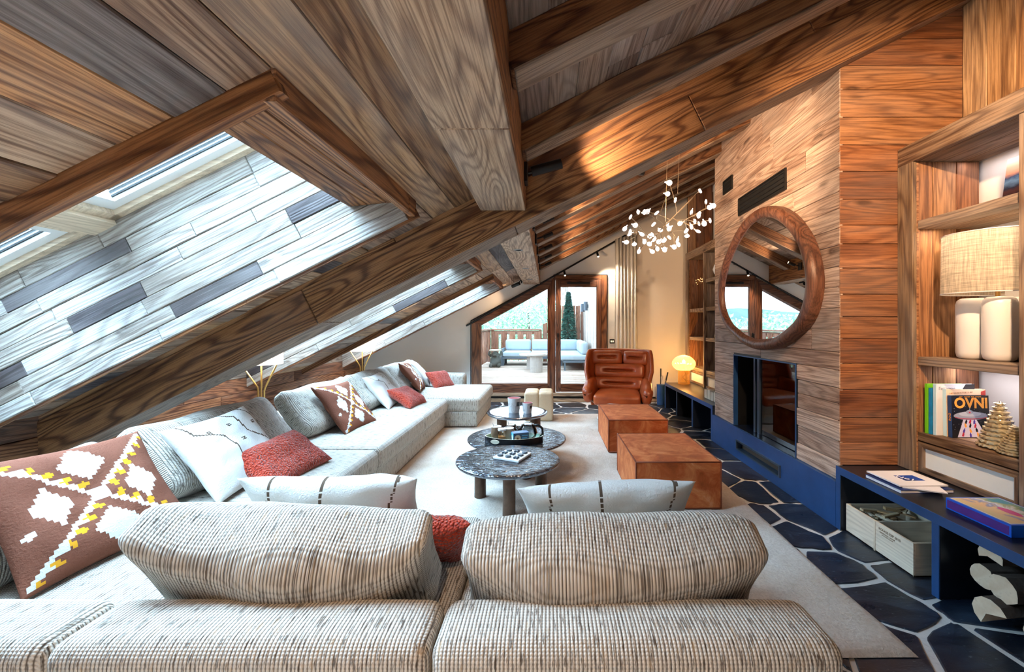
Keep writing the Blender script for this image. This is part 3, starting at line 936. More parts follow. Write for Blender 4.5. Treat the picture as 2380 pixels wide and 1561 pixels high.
def seg_d(p, a, b):
    ax, ay = a; bx, by = b
    dx, dy = bx - ax, by - ay
    t = max(0, min(1, ((p[0] - ax) * dx + (p[1] - ay) * dy) / (dx * dx + dy * dy)))
    return math.hypot(p[0] - ax - dx * t, p[1] - ay - dy * t)
def zig(seed):
    rg = random.Random(seed)
    o = rg.uniform(-.1, .1)
    LN = [[(-.72 + o, 1), (-.62 + o, .62), (-.12 + o, .36), (-.05 + o, -.40), (.1 + o, -.72), (.55 + o, -.86), (.9, -.84)],
          [(.18 + o, 1), (.42 + o, .78), (.5 + o, .25), (.95, -.25)], [(.7 + o, 1), (1, .6)]]
    MK = [(-.35 + o, .55), (.25 + o, .1), (.72, .45), (.2 + o, .6)]
    def f(s, t):
        for l in LN:
            for a, b in zip(l, l[1:]):
                if seg_d((s, t), a, b) < .016: return 1
        for mx, my in MK:
            dx, dy = abs(s - mx), abs(t - my)
            if dx < .05 and dy < .05 and (abs(dx - .025) < .011 or abs(dy - .025) < .011): return 1
        return 0
    return f
def stripes(s, t):
    for x0, sl in ((-.72, .10), (-.02, -.04), (.66, .12)):
        if abs(s - x0 - sl * t) < .014 and math.sin(t * 60) > -.75: return 1
    if abs(s - .3) + abs(t + .35) < .03: return 1
    return 0
def pillow(label, mats, fn, dims, c, w, up, seed, group, n=44, roll=0., lump=.012, rough=0.):
    W, H, T = dims
    rg = random.Random(seed)
    ph = rg.uniform(0, 50)
    b = B()
    g = [math.sin((i / n - .5) * PI) * .35 + (2 * i / n - 1) * .65 for i in range(n + 1)]
    for side in (1, -1):
        vs_ = []; fs = []; mi = []
        for j in range(n + 1):
            for i in range(n + 1):
                s, t = g[i], g[j]
                x = W / 2 * s * (1 - .085 * (1 - t * t)); y = H / 2 * t * (1 - .085 * (1 - s * s))
                e = max(0, (1 - s ** 4) * (1 - t ** 4))
                z = side * (T / 2) * e ** .55
                k = e ** .5
                z += lump * 2 * noise.noise(V((x * 4 + ph, y * 4, 1))) * k
                z += side * lump * noise.noise(V((x * 11 + ph, y * 11, side))) * k
                if rough: z += side * rough * noise.noise(V((x * 70 + ph, y * 70, side * 3))) * k
                vs_.append((x, y, z))
        for j in range(n):
            for i in range(n):
                q = [j * (n + 1) + i, j * (n + 1) + i + 1, (j + 1) * (n + 1) + i + 1, (j + 1) * (n + 1) + i]
                fs.append(q if side > 0 else q[::-1])
                mi.append(fn((g[i] + g[i + 1]) / 2, (g[j] + g[j + 1]) / 2) if fn else 0)
        b.add(vs_, fs, mi)
    o = b.build('pillow', mats, smooth=True, weld=True)
    w = V(w).normalized(); up = V(up); up = (up - w * up.dot(w)).normalized(); nn = w.cross(up)
    m = Matrix(((w.x, up.x, nn.x, c[0]), (w.y, up.y, nn.y, c[1]), (w.z, up.z, nn.z, c[2]), (0, 0, 0, 1)))
    o.matrix_local = m @ Matrix.Rotation(roll, 4, 'Z')
    return tag(o, label, 'pillow', group)
KM = [P_BROWN, P_WHITE, P_YEL]; WM = [P_WHITE, P_LINE]
GK, GW, GR = 'brown kilim pillows', 'white stitched pillows', 'red boucle pillows'
UP = (-.40, 0, .5)
pillow('largest brown kilim pillow with white diamonds, in the near corner of the sofa', KM, kilim, (.60, .56, .13), (-1.955, 1.70, .655), (.10, 1, 0), UP, 1, GK, 84, -.04)
pillow('brown kilim pillow with yellow dashes in the middle of the long side', KM, kilim, (.58, .54, .13), (-1.94, 3.83, .63), (.05, 1, 0), UP, 2, GK, 76, -.04)
pillow('brown kilim pillow in deep shade at the far end of the sofa', KM, kilim, (.52, .50, .13), (-2.0, 5.86, .66), (-.25, 1, 0), UP, 3, GK, 66, -.1)
pillow('white stitched pillow behind the largest red pillow', WM, zig(4), (.58, .51, .13), (-1.93, 2.43, .645), (.06, 1, 0), UP, 4, GW, 84, .05)
pillow('white stitched pillow behind the middle red pillow of the long side', WM, zig(5), (.54, .48, .12), (-2.0, 4.84, .625), (-.05, 1, 0), UP, 5, GW, 70, .03)
pillow('white stitched pillow in the far corner beside the shaded kilim pillow', WM, zig(6), (.48, .46, .12), (-2.06, 6.42, .645), (-.3, 1, 0), UP, 6, GW, 60, .05)
pillow('white striped pillow peeking over the near sofa back, beside the kilim pillow', WM, stripes, (.70, .40, .14), (-.87, 1.665, .63), (1, .02, 0), (0, -.30, .5), 7, GW, 70, -.01)
pillow('white striped pillow peeking over the near sofa back, in front of the rust ottoman', WM, stripes, (.70, .40, .14), (.24, 1.665, .605), (1, -.03, .02), (0, -.30, .5), 8, GW, 70, .05)
pillow('largest red boucle pillow lying against the white stitched pillow', [P_RED], None, (.56, .36, .15), (-1.735, 2.60, .53), (.14, 1, .05), (-.62, 0, .42), 9, GR, 60, .02, rough=.006)
pillow('red boucle pillow in the middle of the long side of the sofa', [P_RED], None, (.46, .36, .14), (-1.72, 4.87, .535), (.02, 1, .03), (-.6, 0, .42), 10, GR, 50, -.12, rough=.006)
pillow('red boucle pillow at the far end beside the armrest', [P_RED], None, (.46, .34, .14), (-1.72, 6.36, .54), (.45, 1, 0), (-.5, 0, .5), 11, GR, 50, -.05, rough=.006)
pillow('red boucle pillow half hidden between the two near bolster cushions', [P_RED], None, (.36, .32, .13), (-.50, 1.60, .545), (1, .05, -.05), (0, -.4, .5), 12, GR, 50, -.1, rough=.006)

# ------------------------------------------------------------------ coffee tables
def hammered():
    t = NT('hammered_bronze')
    o = t.obj()
    a = t.noise(t.map(o, (14, 26, 14)), 1, 3, .55, .4)
    t.p(Base_Color=hx('#747a84'), Roughness=.18, Metallic=.95, Specular_IOR_Level=.7)  # bluish base tint stands in for blue daylight reflected in the bronze
    t.bump(a, .8, .022)
    return t.m
HAM = hammered()
LEG = plain('cast_bronze', '#5a4436', .42, .5, noisy=.4, nscale=30, bump=.4)
def coffee_table(label, c, rx, ry, h, legs, egg=0., lr=.05, mat=None):
    t = thing('coffee_table', label, 'table', (c[0], c[1], RZ), group='nesting coffee tables')
    h -= RZ
    b = B()
    n = 64; vs_ = []; fs = []
    rings_ = [(.0, h), (.3, h), (.6, h), (.85, h), (.965, h), (.995, h - .006), (1.0, h - .014), (.985, h - .026), (.9, h - .03), (0, h - .03)]
    for rr, z in rings_:
        for k in range(n):
            a = 2 * PI * k / n
            e = 1 + egg * math.cos(2 * a + .6) + .01 * math.sin(3 * a)
            vs_.append((rx * rr * e * math.cos(a), ry * rr * e * math.sin(a), z))
    for i in range(len(rings_) - 1):
        for k in range(n):
            k2 = (k + 1) % n
            fs.append((i * n + k, i * n + k2, (i + 1) * n + k2, (i + 1) * n + k))
    b.add(vs_, fs)
    b.build('table_top', mat or HAM, t, smooth=40, weld=True)
    for lx, ly in legs:
        B().lathe([(lr * 1.02, 0), (lr, .03), (lr * .97, h * .5), (lr, h - .03)], (lx - c[0], ly - c[1], 0), 20, fn=lambda a, z: 1 + .02 * math.sin(3 * a + z * 9)).build('leg', LEG, t, smooth=50)
    return t
coffee_table('nearest round hammered bronze table holding the noughts and crosses board', (-.315, 3.12), .40, .375, .36, [(-.55, 3.22), (-.285, 2.90), (-.06, 3.27)], .02, .047)
coffee_table('lowest and widest hammered bronze table, holding the tea tray', (-.31, 3.94), .475, .475, .30, [(-.58, 4.05), (-.05, 4.1), (-.2, 3.62)], .03, .05)
coffee_table('farthest small round bronze table with two carved cups', (-.37, 4.80), .36, .37, .37, [(-.55, 4.72), (-.15, 4.72), (-.17, 5.0)], .01, .06,
             plain('dark_lacquer', '#98a0ac', .16, .95, spec=.7))

# tea tray and contents on the middle table (top at .30)
TZ = .3002
def tray():
    cx, cy = -.325, 3.79
    t = thing('serving_tray', 'black D-shaped serving tray with pale green inside', 'tray', (cx, cy, TZ))
    pts = []
    for k in range(40):
        a = PI * k / 39
        pts.append((.275 * math.cos(a), .14 * math.sin(a) ** .8 - .02))
    for k in range(1, 24):
        x = -.275 + .55 * k / 24
        pts.append((x, -.02 - .13 * math.sin(PI * k / 24) ** .75))
    inn = [(x * .975, y * .955 - .001) for x, y in pts]
    hs = [.058 for x, y in pts]
    b = B(); n = len(pts)
    b.prism(pts, 'Z', 0, .006)
    b.build('tray_base', plain('tray_black', '#0d0d10', .35), t)
    b = B(); b.prism([(x * .97, y * .95) for x, y in pts], 'Z', .0062, .009); b.build('tray_floor', plain('tray_green', '#cfe0c9', .5, noisy=.08, nscale=9), t)
    b = B()
    vs_ = [(x, y, 0.001) for x, y in pts] + [(x, y, h) for (x, y), h in zip(pts, hs)]
    b.add(vs_, [[i, (i + 1) % n, n + (i + 1) % n, n + i] for i in range(n)])
    b.build('tray_wall', plain('tray_black', '#0d0d10', .35), t)
    b = B()
    vs_ = [(x, y, .009) for x, y in inn] + [(x, y, h) for (x, y), h in zip(inn, hs)]
    b.add(vs_, [[i, n + i, n + (i + 1) % n, (i + 1) % n] for i in range(n)])
    b.build('tray_lining', plain('tray_green', '#cfe0c9', .5, noisy=.08, nscale=9), t)
    b = B()
    vs_ = [(x, y, .0582) for x, y in pts] + [(x, y, .0582) for x, y in inn]
    b.add(vs_, [[i, (i + 1) % n, n + (i + 1) % n, n + i] for i in range(n)])
    b.build('tray_rim', plain('tray_cream', '#e8e0c8', .5), t)
    b = B(); b.lathe([(.001, 0), (.043, .0), (.043, .004), (.001, .004)], (0, 0, 0), 24, 1, .45)
    b.build('handle_hole', plain('tray_cream', '#e8e0c8', .5), t, loc=(-.165, -.124, .032), rot=(PI / 2, 0, -.30))
tray()
def mug(name, label, c, r, h, mat, rot, group='mugs on the tea tray', spoon=True, handle=True):
    t = thing(name, label, 'mug', c, rot, group)
    B().lathe([(.001, 0), (r * .78, 0), (r * .9, .012), (r * 1.08, h * .45), (r, h * .8), (r * .94, h), (r * .86, h), (r * .9, h * .75), (r * .95, h * .4), (.001, .012)], (0, 0, 0), 22).build('cup_body', mat, t, smooth=50)
    B().lathe([(r * .945, h - .006), (r * .96, h + .001), (r * .85, h + .001), (r * .86, h - .008)], (0, 0, 0), 22).build('rim', plain('mug_glaze', '#e6dfd6', .3), t, smooth=50)
    if handle:
        B().tube([(r * .98, 0, h * .82), (r * 1.45, 0, h * .78), (r * 1.62, 0, h * .52), (r * 1.4, 0, h * .25), (r * .98, 0, h * .2)], .007, 8).build('handle', mat, t, smooth=True)
    if spoon:
        B().tube([(0, 0, .02), (-r * .75, .0, h + .035)], .0025, 6).build('spoon', plain('spoon_steel', '#b9bcc2', .25, 1.), t)
MUGB = plain('stoneware_brown', '#7a5f4c', .35, noisy=.25, nscale=25)
TF = TZ + .0095
mug('mug', 'round brown stoneware mug with spoon at the narrow end of the tray', (-.497, 3.83, TF), .05, .125, MUGB, .4)
mug('mug', 'pale brown stoneware mug in the middle of the tray', (-.372, 3.77, TF), .05, .125, plain('stoneware_tan', '#a48c74', .35, noisy=.2, nscale=25), -.4, spoon=False)
mug('mug', 'dark glass mug with spoon at the back of the tray', (-.36, 3.885, TF), .044, .13, plain('mug_dark', '#4a2f24', .2), .1)
def jar():
    t = thing('glass_jar', 'small glass jar half full of amber honey on the tray', 'jar', (-.432, 3.727, TF))
    t.scale = (1, 1, 1.15)
    B().lathe([(.001, 0), (.037, 0), (.04, .006), (.04, .085), (.034, .093), (.034, .1)], n=20).build('jar_glass', glass('jar_glass', (.92, .93, .92, 1), 1.2), t, smooth=50)
    B().lathe([(.001, .003), (.036, .003), (.036, .05), (.001, .05)], n=20).build('honey', plain('honey', '#d08a3c', .35), t, smooth=50)
    B().lathe([(.001, .1), (.04, .1), (.041, .106), (.039, .112), (.001, .113)], n=20).build('lid', plain('jar_lid', '#e2ddd4', .4), t, smooth=50)
jar()
def teabox():
    t = thing('tea_box', 'blue cardboard tea box with a beige medallion on the tray', 'box', (-.262, 3.715, TF), .35)
    t.scale = (1.15, 1.15, 1.2)
    B().cbb((-.065, -.035, 0), (.065, .035, .085), .002).build('carton', plain('tea_navy', '#41617e', .6), t)
    B().bb((-.0655, -.034, .002), (-.065, .034, .083)).build('end_panel', plain('tea_sky', '#5cb6df', .6), t)
    sh = [(-.012, -.02), (.004, -.022), (.016, -.012), (.02, .004), (.012, .02), (0, .024), (-.006, .014), (-.02, .012), (-.018, -.004)]
    B().prism([(p, q + .043) for p, q in sh], 'X', -.0662, -.0656).build('map_emblem', WHITE, t)
    B().lathe([(.001, 0), (.026, 0), (.026, .0005), (.001, .0005)], n=20).build('medallion', plain('tea_beige', '#d9c9a8', .6), t, loc=(-.03, -.0356, .045), rot=(PI / 2, 0, 0))
    B().lathe([(.001, 0), (.009, 0), (.009, .0005), (.001, .0005)], n=12, sy=1.4).build('medallion', plain('tea_brown', '#8a5a34', .6), t, loc=(-.03, -.0362, .04), rot=(PI / 2, 0, 0))
    for k in range(3):
        B().bb((.006, -.0356, .06 - .018 * k), (.055 - .006 * k, -.035, .066 - .018 * k)).build('print_line', plain('tea_sky', '#5cb6df', .6), t)
    B().bb((-.064, -.034, .085), (.064, .034, .0856)).build('top_flap', plain('tea_top', '#7b8fae', .6), t)
teabox()
def teapot():
    t = thing('glass_teapot', 'clear glass teapot with black handle on the tray', 'teapot', (-.195, 3.835, TF), -.15)
    t.scale = (1.2, 1.2, 1.2)
    B().lathe([(.001, 0), (.055, 0), (.072, .02), (.078, .05), (.07, .085), (.052, .11), (.05, .118), (.047, .118), (.05, .108), (.066, .083), (.073, .05), (.068, .023), (.05, .006), (.001, .006)], n=28).build('pot_glass', glass('pot_glass', (.9, .95, .97, 1), 1.6), t, smooth=50)
    B().lathe([(.052, .112), (.054, .119), (.04, .126), (.001, .128)], n=24).build('lid', glass('pot_glass'), t, smooth=50)
    B().tube([(-.06, 0, .06), (-.095, 0, .085), (-.112, 0, .115)], [.016, .011, .009], 10).build('spout', glass('pot_glass'), t, smooth=True)
    B().tube([(.048, 0, .112), (.085, 0, .118), (.118, 0, .09), (.12, 0, .045), (.098, 0, .018)], .010, 10).build('handle', BLACK, t, smooth=True)
teapot()
def cup(label, c, r, h):
    t = thing('carved_cup', label, 'cup', c, .3, 'carved cups on the far table')
    m = plain('carved_ceramic', '#b7b2ae', .5, noisy=.15, nscale=30, bump=.4)
    B().lathe([(.001, 0), (r * .74, 0), (r * .78, .006), (r, h), (r * .93, h), (r * .72, .012), (.001, .012)], n=24).build('cup_body', m, t, smooth=50)
    B().lathe([(r * .935, h - .001), (r * .715, .0125), (.001, .0125)], n=24).build('cup_lining', plain('cup_red', '#86001c', .6), t, smooth=50)
    rg = random.Random(int(h * 1000))
    for k in range(11):
        a = rg.uniform(0, 2 * PI); z = rg.uniform(.2, .8) * h; rr = (r * .77 + r * .23 * z / h)
        ring_ = []
        for q in range(9):
            e = 2 * PI * q / 8; d = rg.uniform(.10, .16) * h
            aa = a + d * math.cos(e) / rr; zz = z + d * math.sin(e)
            ring_.append((math.cos(aa) * (rr + .001), math.sin(aa) * (rr + .001), zz))
        B().tube(ring_, .0022, 5).build('relief', m, t)
    B().box((0, 0, 0), (.004, r * .5, h * .28)).build('dark_patch', plain('cup_black', '#181010', .4), t, loc=(math.cos(-1.1) * r * .935, math.sin(-1.1) * r * .935, h * .62), rot=(0, .10, -1.1))
cup('taller carved grey cup with red inside on the far table', (-.405, 4.74, .3702), .078, .175)
cup('shorter carved grey cup with red inside on the far table', (-.245, 4.72, .3702), .062, .12)

# noughts and crosses
def oxo():
    c = (-.283, 3.165, .3602)
    ang = -.43
    t = thing('noughts_and_crosses_board', 'small square white marble noughts and crosses board', 'board game', c, ang)
    b = B(); b.cbb((-.115, -.11, 0), (.115, .11, .018), .004)
    b.build('board', plain('marble', '#e6e2de', .3, noisy=.06, nscale=14), t)
    for k in (-1, 1):
        B().bb((k * .037 - .0015, -.10, .0181), (k * .037 + .0015, .10, .0186)).build('groove', plain('groove_grey', '#a9a6a2', .6), t)
        B().bb((-.105, k * .036 - .0015, .0181), (.105, k * .036 + .0015, .0186)).build('groove', plain('groove_grey', '#a9a6a2', .6), t)
    m = Matrix.Rotation(ang, 3, 'Z')
    pat = 'OXO' 'XXO' 'OOX'
    SQ = ['far left', 'far middle', 'far right', 'middle left', 'centre', 'middle right', 'near left', 'near middle', 'near right']
    MP = plain('slate_counter', '#3b4650', .35, noisy=.2, nscale=40)
    for k, ch in enumerate(pat):
        p = m @ V(((k % 3 - 1) * .072, (1 - k // 3) * .070, 0)) + V(c) + V((0, 0, .0188))
        if ch == 'O':
            o = B().lathe([(.001, 0), (.021, 0), (.024, .004), (.024, .009), (.021, .012), (.001, .012)], n=20).build('round_counter', MP, smooth=40)
            lab = 'round grey stone counter in the %s square of the noughts and crosses board' % SQ[k]
        else:
            b = B(); b.cbox((0, 0, .006), (.05, .014, .012), .003, Matrix.Rotation(.785, 3, 'Z')); b.cbox((0, 0, .0061), (.05, .014, .012), .003, Matrix.Rotation(-.785, 3, 'Z'))
            o = b.build('cross_counter', MP)
            lab = 'cross-shaped grey stone counter in the %s square of the white board' % SQ[k]
        o.location = p; o.rotation_euler = (0, 0, ang)
        tag(o, lab, 'game piece', 'round counters' if ch == 'O' else 'cross counters')
oxo()

# ------------------------------------------------------------------ ottomans
def velvet():
    t = NT('rust_velvet')
    o = t.obj()
    a = t.noise(o, 6, 5, .65, .8)
    c = t.ramp(a, [(.25, hx('#7a3412')), (.45, hx('#a84e20')), (.62, hx('#c4713f')), (.8, hx('#d69c74'))])
    t.p(Base_Color=c, Roughness=.75, Specular_IOR_Level=.25, Sheen_Weight=.55, Sheen_Roughness=.35, Sheen_Tint=hx('#e0a880'))
    t.bump(t.noise(o, 160, 3), .15, .004)
    return t.m
VEL = velvet()
PIPE = plain('rust_piping', '#7a3412', .7)
def ottoman(label, x0, x1, y0, y1):
    h = .38 - RZ
    cx, cy = (x0 + x1) / 2, (y0 + y1) / 2; w, d = x1 - x0, y1 - y0
    t = thing('ottoman', label, 'ottoman', (cx, cy, RZ), group='rust velvet ottomans')
    b = B(); b.rbox((0, 0, h / 2), (w, d, h), .012, 6, (.010, .010, .008)); b.build('body', VEL, t, smooth=True, weld=True)
    e = .002
    for z in (h - e, .012):
        B().tube([(-w / 2 + e, -d / 2 + e, z), (w / 2 - e, -d / 2 + e, z), (w / 2 - e, d / 2 - e, z), (-w / 2 + e, d / 2 - e, z), (-w / 2 + e, -d / 2 + e, z)], .006, 6).build('piping', PIPE, t, smooth=True)
    for sx in (-1, 1):
        for sy in (-1, 1):
            B().tube([(sx * (w / 2 - e), sy * (d / 2 - e), .01), (sx * (w / 2 - e), sy * (d / 2 - e), h - e)], .006, 6).build('piping', PIPE, t, smooth=True)
ottoman('nearer rust velvet cube ottoman with piped edges', .657, 1.300, 2.985, 3.78)
ottoman('farther rust velvet cube ottoman in front of the leather armchair', .655, 1.300, 4.32, 5.18)

# ------------------------------------------------------------------ cream stool of four lobes
def stool():
    t = thing('lobed_stool', 'cream woven stool of four rounded columns by the glazed gable', 'stool', (-.137, 5.96, RZ), 0)
    m = plain('cream_linen', '#cdbb9f', .95, noisy=.10, nscale=60, bump=.3, spec=.1)
    for sx in (-1, 1):
        for sy in (-1, 1):
            b = B(); b.rbox((0, 0, .205), (.208, .208, .41), .032, 5, (.004, .004, .012))
            b.build('column', m, t, smooth=True, weld=True, loc=(sx * .105, sy * .105, 0))
stool()

# ------------------------------------------------------------------ leather armchair
def armchair():
    t = thing('leather_armchair', 'cognac leather wraparound lounge chair with ribbed cushions', 'armchair', (1.03, 5.86, RZ), -.24)
    def leather():
        k = NT('cognac_leather')
        o = k.obj()
        a = k.noise(o, 5, 4, .6)
        k.p(Base_Color=k.ramp(a, [(.3, hx('#8a3a18')), (.7, hx('#b0562a'))]), Roughness=.33, Specular_IOR_Level=.5, Coat_Weight=.15, Coat_Roughness=.3)
        k.bump(k.noise(o, 220, 3), .08, .003)
        return k.m
    LE = leather()
    SHL = plain('shell_grey', '#c9c3ba', .4)
    # wraparound shell: angle runs round the back from arm to arm
    b = B(); n = 44; m = 10; vs_ = []; fs = []
    def prof(a):
        u = abs(a) / 1.95
        top = .99 if u < .60 else .99 - (.99 - .58) * min(1, (u - .60) / .24) ** 1.1
        if u > .85: top = .58 - .12 * (u - .85) / .15
        return top
    def sh(a, z, off):
        f = (z - .22) / .78
        rx = .40 + .10 * min(1, f * 1.6) + .05 * max(0, f - .5) + off; ry = .34 + .12 * f + off
        return V((rx * math.sin(a), ry * math.cos(a) + .06 * f, z))
    for off in (0, -.045):
        for i in range(n + 1):
            a = -1.95 + 3.9 * i / n
            for j in range(m + 1):
                z = .22 + (prof(a) - .22) * j / m
                vs_.append(sh(a, z, off))
    N1 = (n + 1) * (m + 1)
    for i in range(n):
        for j in range(m):
            k = i * (m + 1) + j
            fs.append((k, k + m + 1, k + m + 2, k + 1)); fs.append((N1 + k, N1 + k + 1, N1 + k + m + 2, N1 + k + m + 1))
        k = i * (m + 1) + m
        fs.append((k, k + m + 1, N1 + k + m + 1, N1 + k))
        k = i * (m + 1)
        fs.append((k, N1 + k, N1 + k + m + 1, k + m + 1))
    for i in (0, n):
        for j in range(m):
            k = i * (m + 1) + j
            fs.append((k, k + 1, N1 + k + 1, N1 + k))
    b.add(vs_, fs); b.build('shell', LE, t, smooth=50, weld=True)
    # top rim roll
    rim = [sh(-1.95 + 3.9 * i / n, prof(-1.95 + 3.9 * i / n), -.022) for i in range(n + 1)]
    B().tube(rim, .030, 10).build('rim_roll', LE, t, smooth=True)
    def cush(name, W, H, T, c, w, up, bend, dent=.5, seed=1):
        b = B(); n = 34; g = [2 * i / n - 1 for i in range(n + 1)]
        for side in (1, -1):
            vs_ = []; fs = []
            for j in range(n + 1):
                for i in range(n + 1):
                    s, u = g[i], g[j]
                    x = W / 2 * s * (1 - .06 * abs(u) ** 4); y = H / 2 * u * (1 - .10 * abs(s) ** 6)
                    e = max(0, (1 - abs(s) ** 6) * (1 - abs(u) ** 4))
                    z = side * T / 2 * e ** .5
                    if side > 0:
                        k = math.exp(-(u / .16) ** 2) * max(0, 1 - max(0, abs(s) - .5) / .14) if abs(s) < .64 else 0
                        z -= dent * T * .75 * k
                        z += .006 * math.sin(s * 46 + seed + 2 * noise.noise(V((s * 4, u * 3, seed)))) * math.exp(-((abs(u) - .3) / .3) ** 2) * (1 - s * s)
                    z += -bend * (x * x)
                    vs_.append((x, y, z))
            for j in range(n):
                for i in range(n):
                    q = [j * (n + 1) + i, j * (n + 1) + i + 1, (j + 1) * (n + 1) + i + 1, (j + 1) * (n + 1) + i]
                    fs.append(q if side > 0 else q[::-1])
            b.add(vs_, fs)
        o = b.build(name, LE, t, smooth=True, weld=True)
        w = V(w).normalized(); up = V(up); up = (up - w * up.dot(w)).normalized(); nn = w.cross(up)
        o.matrix_local = Matrix(((w.x, up.x, nn.x, c[0]), (w.y, up.y, nn.y, c[1]), (w.z, up.z, nn.z, c[2]), (0, 0, 0, 1)))
    UPB = (0, .22, 1)
    cush('head_cushion', .48, .22, .15, (-.20, .33, .885), (1, .22, 0), UPB, -.3, .55, 1)
    cush('head_cushion', .40, .22, .15, (.25, .33, .88), (1, -.26, 0), UPB, -.3, .55, 2)
    cush('back_pad', .76, .23, .16, (.0, .30, .68), (1, 0, 0), UPB, -.55, .5, 3)
    cush('lumbar_pad', .74, .20, .17, (.0, .24, .495), (1, 0, 0), UPB, -.6, .5, 4)
    b = B(); b.rbox((0, -.06, .355), (.62, .60, .15), .045, 6, (.008, .01, .02), lambda q, u: (q.x * (1 - .05 * u[1]), q.y, q.z - .02 * max(0, -u[1]) ** 2)); b.build('seat_cushion', LE, t, smooth=True, weld=True)
    for sx in (-1, 1):
        b = B()
        b.rbox((0, 0, 0), (.13, .48, .26), .055, 6, (.01, .01, .01), lambda q, u: (q.x, q.y, q.z + .05 * u[1] * (1 if u[2] > 0 else 0) - .03 * max(0, -u[1])))
        b.build('arm_pad', LE, t, smooth=True, weld=True, loc=(sx * .405, -.07, .44), rot=(0, sx * .22, sx * .12))
    B().lathe([(.30, 0), (.31, .02), (.22, .05), (.16, .10), (.30, .20), (.40, .28), (.38, .30), (.001, .30)], n=32).build('pedestal', SHL, t, smooth=50)
armchair()
# ------------------------------------------------------------------ egg-shaped mirror on the chimney breast
def mirror():
    G = [(3.57, 2.372), (3.4, 2.3), (3.225, 2.153), (3.105, 2.005), (3.039, 1.874), (3.008, 1.706), (3.029, 1.591), (3.095, 1.499), (3.267, 1.378), (3.423, 1.317), (3.622, 1.284),
         (3.844, 1.292), (4.063, 1.356), (4.271, 1.454), (4.422, 1.576), (4.481, 1.717), (4.442, 1.886), (4.345, 2.044), (4.199, 2.186), (4.063, 2.286), (3.935, 2.35), (3.758, 2.387)]
    cy, cz = 3.72, 1.82
    # smooth the outline as a closed Fourier curve
    n = len(G); N = 72; pts = []
    for q in range(N):
        a = 2 * PI * q / N
        wsum = 0; r = 0
        for y, z in G:
            d = abs((math.atan2(z - cz, y - cy) - a + PI) % (2 * PI) - PI)
            w = math.exp(-(d / .24) ** 2)
            wsum += w; r += w * math.hypot(y - cy, z - cz)
        r /= wsum
        pts.append((r * math.cos(a), r * math.sin(a)))
    t = thing('wall_mirror', 'egg-shaped mirror in a thick rounded walnut frame above the fireplace', 'mirror', (2.03, cy, cz))
    def off(p, d):
        k = math.hypot(*p)
        return (p[0] * (k + d) / k, p[1] * (k + d) / k)
    prof = [(.0, -.060), (.004, -.078), (.022, -.096), (.05, -.104), (.078, -.098), (.095, -.08), (.10, -.05), (.098, -.001)]
    b = B(); vs_ = []; fs = []
    for d, x in prof:
        for p in pts:
            q = off(p, d)
            vs_.append((x, q[0], q[1]))
    for i in range(len(prof) - 1):
        for k in range(N):
            k2 = (k + 1) % N
            fs.append((i * N + k, (i + 1) * N + k, (i + 1) * N + k2, i * N + k2))
    b.add(vs_, fs)
    b.build('mirror_frame', wood('walnut', ['#5e3a2c', '#65402f'], .6, axis='Z', rough=.35, grey=.05, knots=.2), t, smooth=True)
    B().prism(pts, 'X', -.066, -.060).build('mirror_glass', plain('silvering', (.93, .95, .97, 1), .0, 1.0), t)
mirror()

# ------------------------------------------------------------------ steel benches and what they hold
def bench(label, ya, yb, panels, z=.43, xb=2.46):
    t = thing('steel_bench', label, 'bench', (2.2, (ya + yb) / 2, 0), group='black steel benches')
    ym = (ya + yb) / 2
    B().cbb((-.194, ya - ym, z - .05), (xb - 2.2, yb - ym, z), .002).build('bench_top', plain('waxed_steel', (.012, .016, .028, 1), .28, .4, noisy=.4, nscale=9), t)
    B().cbb((-.2, ya - ym, z - .05), (-.194, yb - ym, z + .0006), .001).build('front_reflection_strip', STEEL, t)  # blue reflection painted on the front face only; the steel is black
    B().bb((.29 - (2.88 - xb) * 0, ya - ym, .0), (.30, yb - ym, z - .05)).build('back_panel', DARK, t)
    for y in panels:
        u_ = B().cbb((-.194, y - .02 - ym, 0), (.29, y + .02 - ym, z - .05), .002).build('upright', plain('waxed_steel', (.012, .016, .028, 1), .28, .4), t)
        B().cbb((-.2, y - .02 - ym, 0), (-.194, y + .02 - ym, z - .05), .001).build('front_reflection_strip', STEEL, u_)  # same painted blue reflection on the upright's front
bench('long steel bench under the near bookcase, beside the crate of kindling', .55, 2.768, (2.748, 2.057, 1.2, .57), xb=2.88)
bench('long steel bench under the far bookcase, beyond the fireplace', 4.852, 6.83, (4.873, 5.53, 6.2, 6.81))

